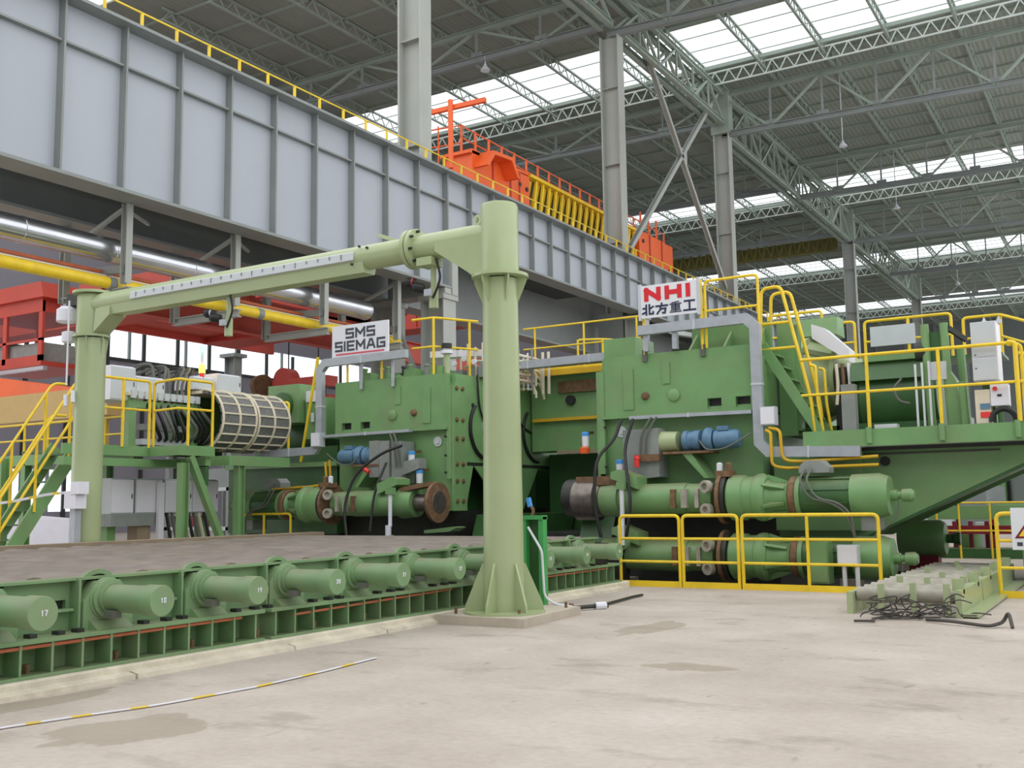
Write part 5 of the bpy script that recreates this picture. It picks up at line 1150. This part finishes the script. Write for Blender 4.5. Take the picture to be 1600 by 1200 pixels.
tag(MB().tube(fillet([(-3.0, 14.7, .04), (-3.2, 14.2, .03), (-3.1, 14.0, .03), (-3.35, 13.9, .03)], .1), .018, 6).build('cable_end', 'wire'), 'short bent rod left of the wire tangle', 'cable')

# background right: floor machinery beyond the bracket
t = thing('pipe_rack', (-4, 30, 0), 'maroon pipe rack with green pipes seen below the sloping bracket', 'rack')
B(-5.2, -2.6, 30, 30.15, .62, .84).build('beam', 'maroon', t, smooth=False)
for x in (-3.5, -5.0): B(x-.08, x+.08, 30, 30.16, -.0, 1.0).build('post', 'maroon', t, smooth=False)
B(-5.2, -2.4, 30.4, 30.8, 1.0, 1.36).build('pipe_box', 'green', t, smooth=False); B(-5.2, -2.2, 29.6, 30.6, 0, .25).build('base', 'dgreen', t, smooth=False)
for k in range(3): MB().cyl((-4.5+k*.4, 30.3, 0), (-4.5+k*.4, 30.3, .95), .06, 8).build('red_pipe', 'maroon', t)
MB().lathe((-4.3, 30.9, .25), (0, 0, 1), [(0, .35), (.5, .35), (.55, .2)], 16).build('pot', 'green', t)
B(-4.1, -3.55, 31.2, 31.6, .05, .9).build('white_panel', 'white', t, smooth=False)
railing('floor_railing', 'yellow railing posts in front of the maroon rack', [(-5.0, 29.4, 0), (-2.6, 29.4, 0)], 1.45, [(-4.8, 29.4, 0), (-4.25, 29.4, 0), (-3.5, 29.4, 0)], mids=(.5,), closed_ends=False)
t = thing('machine_stand', (-1.5, 21, 0), 'green machine base behind the right barrier and warning sign', 'machine')
B(-2.0, 1, 21, 23, 0, .95).build('base', 'green', t, smooth=False); B(-1.9, 1, 20.9, 21, .2, .5).build('slot', 'dark', t, smooth=False); B(-1.95, 1, 21.2, 22.5, .95, 1.3).build('top_panel', 'cabgrey', t, smooth=False)
t = thing('floor_machine', (-10, 62, 0), 'grey and green machine line far down the hall below the platform end', 'machine')
for k in range(6): B(-12+k*1.6, -10.6+k*1.6, 58+k*1.5, 66+k*2, 0, 1.2+.5*(k % 3)).build('machine_block', ('steel', 'cabgrey', 'far', 'green', 'steel', 'white')[k], t, smooth=False)
t = thing('floor_machine', (-18, 80, 0), 'row of tall grey and green mill machinery in the far hall', 'machine')
for k in range(10): B(-23+k*2.1, -21.4+k*2.1, 70+k*2, 76+k*2, 0, 2.5+1.7*((k*7) % 4)).build('machine_block', ('steel', 'green', 'far', 'steel', 'white')[k % 5], t, smooth=False)

# ================================================================ LEFT OPERATOR PLATFORM
t = thing('operator_platform', (-20, 15.5, 2.7), 'green stepped operator platform on posts at the left end of the mill', 'platform')
def edge(name, x0, x1, y0, y1, z0, z1, mt_='green'): return B(x0, x1, y0, y1, z0, z1).build(name, mt_, t, smooth=False)
edge('edge_beam', -19.06, -19.0, 13.3, 15.52, 2.76, 2.98); edge('edge_beam', -19.0, -18.0, 15.46, 15.52, 2.76, 2.98); edge('edge_beam', -18.06, -18.0, 15.52, 16.48, 2.76, 2.98)
edge('edge_beam', -19.0, -18.0, 16.92, 16.98, 2.57, 2.8); edge('edge_beam', -18.06, -18.0, 16.98, 18.9, 2.57, 2.8)
edge('support_beam', -19.1, -18.95, 13.3, 17.0, 2.53, 2.7); edge('support_beam', -20.4, -18.1, 16.3, 16.45, 2.53, 2.74)
edge('deck', -22, -19.05, 14.35, 16.5, 2.9, 2.95, 'dgreen'); edge('deck', -19.05, -18.05, 15.5, 16.5, 2.9, 2.95, 'dgreen'); edge('deck', -22, -18.05, 16.98, 18.9, 2.72, 2.77, 'dgreen')
edge('rear_beam', -30, -19.8, 15.7, 15.85, 2.72, 2.98); edge('deck', -30, -20, 15.85, 16.8, 2.9, 2.95, 'dgreen')
for y in (15.67, 17.33): MB().ibeam((-18.1, y, 0), (-18.1, y, 2.6), .2, .18, .02, .02, up=(0, 1, 0)).build('leg', 'green', t, smooth=False)
for x, y in ((-21.5, 13.6), (-21.5, 16.3), (-24, 15.8)): MB().ibeam((x, y, 0), (x, y, 2.75), .2, .18, .02, .02, up=(0, 1, 0)).build('leg', 'green', t, smooth=False)
MB().bar((-18.05, 15.8, 2.75), (-18.05, 17.15, .1), .16, .14).build('brace', 'green', t, smooth=False)
MB().prism([(-18.5, 16.3, 2.55), (-18.1, 16.3, 2.55), (-18.1, 16.3, 2.1)], (0, .1, 0)).build('knee_plate', 'dgreen', t, smooth=False)
railing('platform_railing', 'yellow railing on the left platform beside the far green pillar', [(-19.0, 13.6, 2.95), (-19.0, 15.46, 2.95)], 1.5, [(-19.0, 14.75, 2.95)], mids=(.56,), r=.032)
railing('platform_railing', 'yellow cornered railing on the left platform in front of the hoses', [(-19.0, 15.58, 2.97), (-18.03, 15.42, 2.97), (-18.03, 16.42, 2.97)], 1.47, [(-18.03, 15.72, 2.97)], mids=(.56,), r=.032)
railing('platform_railing', 'small yellow guard railing before the green gearbox at the left mill end', [(-19.95, 20.1, 2.95), (-19.2, 20.1, 2.95)], 1.4, [], mids=(.42,), r=.035)
railing('table_railing', 'low yellow railing behind the roller table below the left platform', [(-19.6, 18.95, .3), (-18.0, 18.95, .3)], 1.13, [(-18.9, 18.95, .3)], mids=(.15,), r=.03)
railing('rear_railing', 'yellow railing posts on the rear walkway at the far left', [(-30, 15.75, 2.95), (-20.2, 15.75, 2.95)], .8, [(-24.05, 15.75, 2.95), (-23.1, 15.75, 2.95), (-21.6, 15.75, 2.95), (-20.9, 15.75, 2.95)], mids=(.5,), r=.03, closed_ends=False)
t = thing('access_stair', (-19.6, 13, 0), 'green stair with yellow handrails left of the far green pillar', 'stairs')
for x in (-20.3, -19.55): MB().bar((x, 14.05, 2.98), (x, 11.75, -.5+.02), .05, .3).build('stringer', 'green', t, smooth=False)
for k in range(10): B(-20.28, -19.57, 12.05+k*.195, 12.27+k*.195, .1+k*.297, .13+k*.297).build('tread', 'dgreen', t, smooth=False)
for x in (-20.35, -19.5):
    for dz in (1.45, .75): MB().tube(fillet([(x, 14.3, 2.93+dz), (x, 13.95, 2.93+dz), (x, 12.15, .18+dz)], .2), .03).build('handrail', 'yellow', t)
    for k in range(3): MB().cyl((x, 12.3+k*.75, .42+k*1.145), (x, 12.3+k*.75, .42+k*1.145+1.45), .03, 8).build('rail_post', 'yellow', t)
tag(MB().tube([(-19.13, 20.5, 2.78), (-18.55, 20.5, 5.55)], .04).build('ladder_rail', 'yellow'), 'slanting yellow ladder rail at the left end of the left housing', 'ladder')
# cabinets on the platform frame
t = thing('cabinet_frame', (-20.2, 16.6, 2.95), 'green and cream shelf frame carrying cabinets above the hose bundle', 'frame')
B(-20.9, -19.9, 15.6, 17.7, 4.22, 4.3).build('shelf', 'beige', t, smooth=False)
for k in range(11): B(-19.92, -19.86, 15.65+k*.19, 15.78+k*.19, 4.16, 4.34).build('shelf_cleat', 'cabgrey', t, smooth=False)
for y in (15.65, 17.48): B(-20.1, -19.95, y, y+.2, 2.9, 4.2).build('post', 'green', t, smooth=False)
B(-20.1, -19.95, 15.85, 17.48, 3.95, 4.12).build('cross_rail', 'green', t, smooth=False)
for z, m_ in ((3.1, 'cabgrey'), (3.45, 'greyblk')): B(-20.3, -20.0, 16.1, 17.45, z, z+.14).build('hose_tray', m_, t, smooth=False)
def cabinet(x0, x1, y0, y1, z0, z1, label, mt_='white', doors=1):
    t = thing('control_cabinet', ((x0+x1)/2, (y0+y1)/2, z0), label, 'cabinet')
    B(x0, x1-.02, y0, y1, z0, z1).build('body', mt_, t, smooth=False)
    for k in range(doors):
        a, b = y0+(y1-y0)*k/doors, y0+(y1-y0)*(k+1)/doors
        d = B(x1-.02, x1, a+.015, b-.015, z0+.02, z1-.02).build('door', 'cabgrey' if mt_ == 'white' else 'white', t, smooth=False); B(x1, x1+.012, b-.07, b-.05, (z0+z1)/2-.05, (z0+z1)/2+.05).build('handle', 'dark', d, smooth=False)
    B(x0+.03, x1-.05, y0+.03, y1-.03, z1, z1+.02).build('top_lid', mt_, t, smooth=False)
cabinet(-20.9, -20.0, 15.18, 15.86, 4.1, 4.88, 'tall white cabinet at the left of the platform shelf')
cabinet(-20.9, -20.05, 15.9, 16.75, 4.32, 4.7, 'low wide white cabinet beside the tall one on the shelf')
cabinet(-20.8, -20.0, 17.6, 18.25, 4.55, 4.86, 'white cabinet under the amber lamp on the shelf')
cabinet(-20.8, -20.0, 18.35, 19.17, 4.55, 5.0, 'white cabinet right of the amber lamp above the cable chains')
B(-20.98, -20.7, 17.6, 19.2, 2.9, 4.545).build('rear_stand', 'dgreen', t, smooth=False)
t = thing('signal_tower', (-20.1, 17.93, 4.84), 'signal lamp with glowing amber and green lenses on the platform cabinets', 'lamp')
MB().cyl((-20.1, 17.93, 4.82), (-20.1, 17.93, 4.98), .06, 12).build('base', 'redp', t); MB().lathe((-20.1, 17.93, 4.98), (0, 0, 1), [(0, .08), (.2, .08), (.22, .05)], 14).build('amber_lens', 'amber', t)
MB().cyl((-20.1, 17.93, 5.2), (-20.1, 17.93, 5.5), .035, 10).build('stem', 'white', t); MB().lathe((-20.1, 17.93, 5.5), (0, 0, 1), [(0, .08), (.16, .08), (.18, .05)], 14).build('green_lens', 'greenlamp', t)
# hoses: each one a thing
rnd = random.Random(3)
def hoses(name, n, gen, mts, labelfmt, r):
    w_ = ('first', 'second', 'third', 'fourth', 'fifth', 'sixth', 'seventh', 'eighth', 'ninth', 'tenth')
    for k in range(n): tag(MB().tube(fillet(gen(k), .3, 5), r, 7).build(name, mts[k % len(mts)]), labelfmt % w_[k], 'hose', group=None)
hoses('cable_loop', 9, lambda k: [(-20.1, 16.2+k*.2, 4.15), (-19.8, 16.15+k*.2, 3.9), (-19.7, 16.25+k*.21+rnd.uniform(-.1, .2), 3.5+rnd.uniform(-.1, .1)), (-19.85, 16.5+k*.18, 3.25), (-20.1, 16.6+k*.18, 3.2)], ('black', 'black', 'hose'), '%s hose from the left in the bundle behind the platform railing', .045)
hoses('riser_cable', 8, lambda k: [(-20.2, 16.6+k*.13, 4.3), (-20.2, 16.55+k*.14, 4.7), (-20.25, 16.5+k*.19+rnd.uniform(-.15, .15), 5.0+rnd.uniform(0, .12)), (-20.5, 16.3+k*.24, 5.05), (-21, 16.2+k*.25, 4.9)], ('hose', 'black', 'hose'), '%s cable from the left rising over the platform shelf', .035)
hoses('drop_hose', 8, lambda k: [(-19.6, 16.5+k*.16, 1.5), (-19.5, 16.5+k*.165, 1.1), (-19.45, 16.6+k*.17, .5), (-19.6, 16.7+k*.17, .1)], ('black', 'hose', 'beige', 'black'), '%s hose from the left hanging below the low white cabinets', .04)
# cable drag chains
def chain(ya, yb, xc, zc, r, label):
    t = thing('cable_drag_chain', (xc, (ya+yb)/2, zc-r), label, 'cable chain')
    n = 9; p = lambda a, q: (xc+q*cos(a), zc+q*sin(a))
    for k in range(n):
        a0, a1 = pi/2-k*pi/n, pi/2-(k+1)*pi/n
        A, Bq, Cq, D = p(a0-.03, r), p(a1+.03, r), p(a1+.03, r-.08), p(a0-.03, r-.08)
        MB().prism([(q[0], ya, q[1]) for q in (A, Bq, Cq, D)], (0, yb-ya, 0)).build('link_plate', 'chain', t, smooth=False)
        q = p(a0, r+.01); MB().bar((q[0], ya-.02, q[1]), (q[0], yb+.02, q[1]), .04, .04).build('cross_bar', 'beige', t, smooth=False)
    for y in (ya, (ya+yb)/2, yb): MB().tube([(xc+(r+.01)*cos(a), y, zc+(r+.01)*sin(a)) for a in [pi/2-k*pi/18 for k in range(19)]], .032, 6).build('side_band', 'beige', t)
    for sg in (1, -1):
        z = zc+sg*(r-.04)
        for k in range(2): B(xc-.4-k*.42, xc-.02-k*.42, ya, yb, z-.04, z+.04).build('straight_link', 'chain' if sg < 0 else 'beige', t, smooth=False)
chain(17.75, 18.85, -19.85, 3.78, .74, 'front grey cable drag chain bent like a drum on the left platform')
chain(18.95, 20.05, -19.85, 3.78, .74, 'rear grey cable drag chain bent like a drum next to the green gearbox')
# green gearbox and motor behind the chain
t = thing('main_motor', (-19.8, 21.5, 2.9), 'green gearbox and dark motor at the left mill end behind the yellow guard railing', 'motor')
B(-20.45, -19.3, 20.6, 21.4, 3.85, 4.9).build('gear_box', 'green', t, smooth=False)
MB().lathe((-19.85, 20.6, 4.35), (0, -1, 0), [(0, .34), (.1, .34), (.14, .2), (.3, .18)], 24).build('end_motor', 'dgreen', t)
B(-19.25, -18.5, 20.8, 21.6, 3.4, 4.5).build('side_case', 'green', t, smooth=False); B(-19.2, -18.7, 20.75, 20.8, 4.4, 4.7).build('white_plate', 'white', t, smooth=False)
MB().cyl((-18.95, 20.75, 3.85), (-18.95, 20.75, 4.1), .05, 10).build('white_bottle', 'filt', t)
MB().lathe((-20.9, 22, 3.5), (1, 0, 0), [(0, .55), (.15, .7), (2.2, .72), (2.4, .6)], 32).build('motor_body', 'dgreen', t)
B(-21.2, -18.2, 20.9, 23, 2.75, 3.2).build('plinth', 'dgreen', t, smooth=False)
t = thing('mill_bracket', (-19.5, 21, 1.2), 'dark green base under the left mill end platform', 'machine')
B(-21.5, -17.6, 20.2, 23.5, .9, 2.7).build('web', 'dgreen', t, smooth=False); B(-21.5, -17.5, 20.05, 23.5, 2.62, 2.74).build('top_flange', 'green', t, smooth=False); B(-21, -17.7, 20.4, 23.5, -.2, .9).build('footing', 'dark', t, smooth=False)
# white boxes below the platform
for (y0, y1, lb) in ((14.9, 15.5, 'grey-white box below the platform, left of three'), (15.56, 16.3, 'grey-white box below the platform, middle of three, on a pedestal'), (16.36, 18.0, 'long grey-white box below the platform behind the green brace')):
    cabinet(-20.1, -19.5, y0, y1, 1.5, 2.27, lb, 'cabgrey', 2 if y1 > 17 else 1)
t = thing('box_pedestal', (-19.8, 15.8, 0), 'grey pedestal on square legs carrying the low white boxes', 'stand')
B(-20.2, -19.5, 14.9, 16.3, 1.22, 1.5).build('plinth', 'greyblk', t, smooth=False); B(-20.2, -19.6, 16.3, 18.0, 1.42, 1.5).build('shelf', 'cabgrey', t, smooth=False)
for y in (15.0, 17.7): B(-20.0, -19.75, y, y+.22, 0, 1.22 if y < 16 else 1.42).build('leg', 'green', t, smooth=False)
B(-19.95, -19.6, 15.7, 16.05, 0, 1.22).build('centre_leg', 'dust', t, smooth=False); B(-19.47, -19.38, 16.1, 16.25, 0, 2.2).build('cable_duct', 'white', t, smooth=False)
t = thing('white_machine', (-33, 22, 0), 'low white machine with a dark slot at the far left behind the stair', 'machine')
MB().prism([(-34, 20, .5), (-29.8, 20, .5), (-30.4, 20, 1.3), (-34, 20, 1.5)], (0, 2, 0)).build('cover', 'white', t, smooth=False); B(-31.9, -31.3, 19.97, 20.0, 1.0, 1.2).build('slot', 'black', t, smooth=False); B(-34, -29.5, 20.1, 22, 0, .5).build('base', 'dark', t, smooth=False)
t = thing('parts_rack', (-28, 26, 0), 'grey rack with posts seen between the stair and the far pillar', 'rack')
for k in range(4): B(-31+k*1.6, -30.8+k*1.6, 26, 26.2, 0, 4.6).build('post', 'steel', t, smooth=False)
for z in (.8, 2.2, 3.6): B(-31, -26, 26, 27, z, z+.12).build('shelf', 'cabgrey', t, smooth=False)
for k in range(3): B(-30.6+k*1.6, -29.6+k*1.6, 26.2, 26.9, .92+1.4*(k % 2), 1.6+1.4*(k % 2)).build('crate', ('maroon', 'steel', 'red')[k], t, smooth=False)

# repeats share a group
GROUPS = dict(steel_column='steel columns along the crane girder', roof_truss='roof trusses', longitudinal_truss='trusses along the column row', crane_girder='crane girders', pipe_hanger='pipe hangers under the girder',
    service_pipe='thin pipes under the girder', walkway_deck='walkway decks between the girders', overhead_crane='overhead cranes of the neighbouring bay', pendant_lamp='pendant lamps under the roof', barrier_tape='barrier tapes',
    mill_housing='mill housings', adjusting_drive='adjusting drives of the mill', pump_set='blue pump sets', oil_filter='white filters', limit_switch='red limit switches', hydraulic_hose='dark hoses on the mill', prop_rod='white prop rods',
    cable_tray='silver cable trays', junction_box='junction boxes', conduit_pipe='yellow conduit pipes', sign_board='company signs', mill_railing='yellow railings on the mill', platform_railing='yellow platform railings',
    pit_barrier='yellow pit barriers', control_cabinet='cabinets', cable_loop='hoses behind the platform railing', riser_cable='cables over the platform shelf', drop_hose='hoses below the platform', cable_drag_chain='cable drag chains',
    main_motor='main drive motors', floor_machine='machine lines in the far hall', cable_end='loose cable ends')
for o in list(bpy.data.objects):
    k = o.name.split('.')[0]
    if o.parent is None and o.get('category') and k in GROUPS: o['group'] = GROUPS[k]
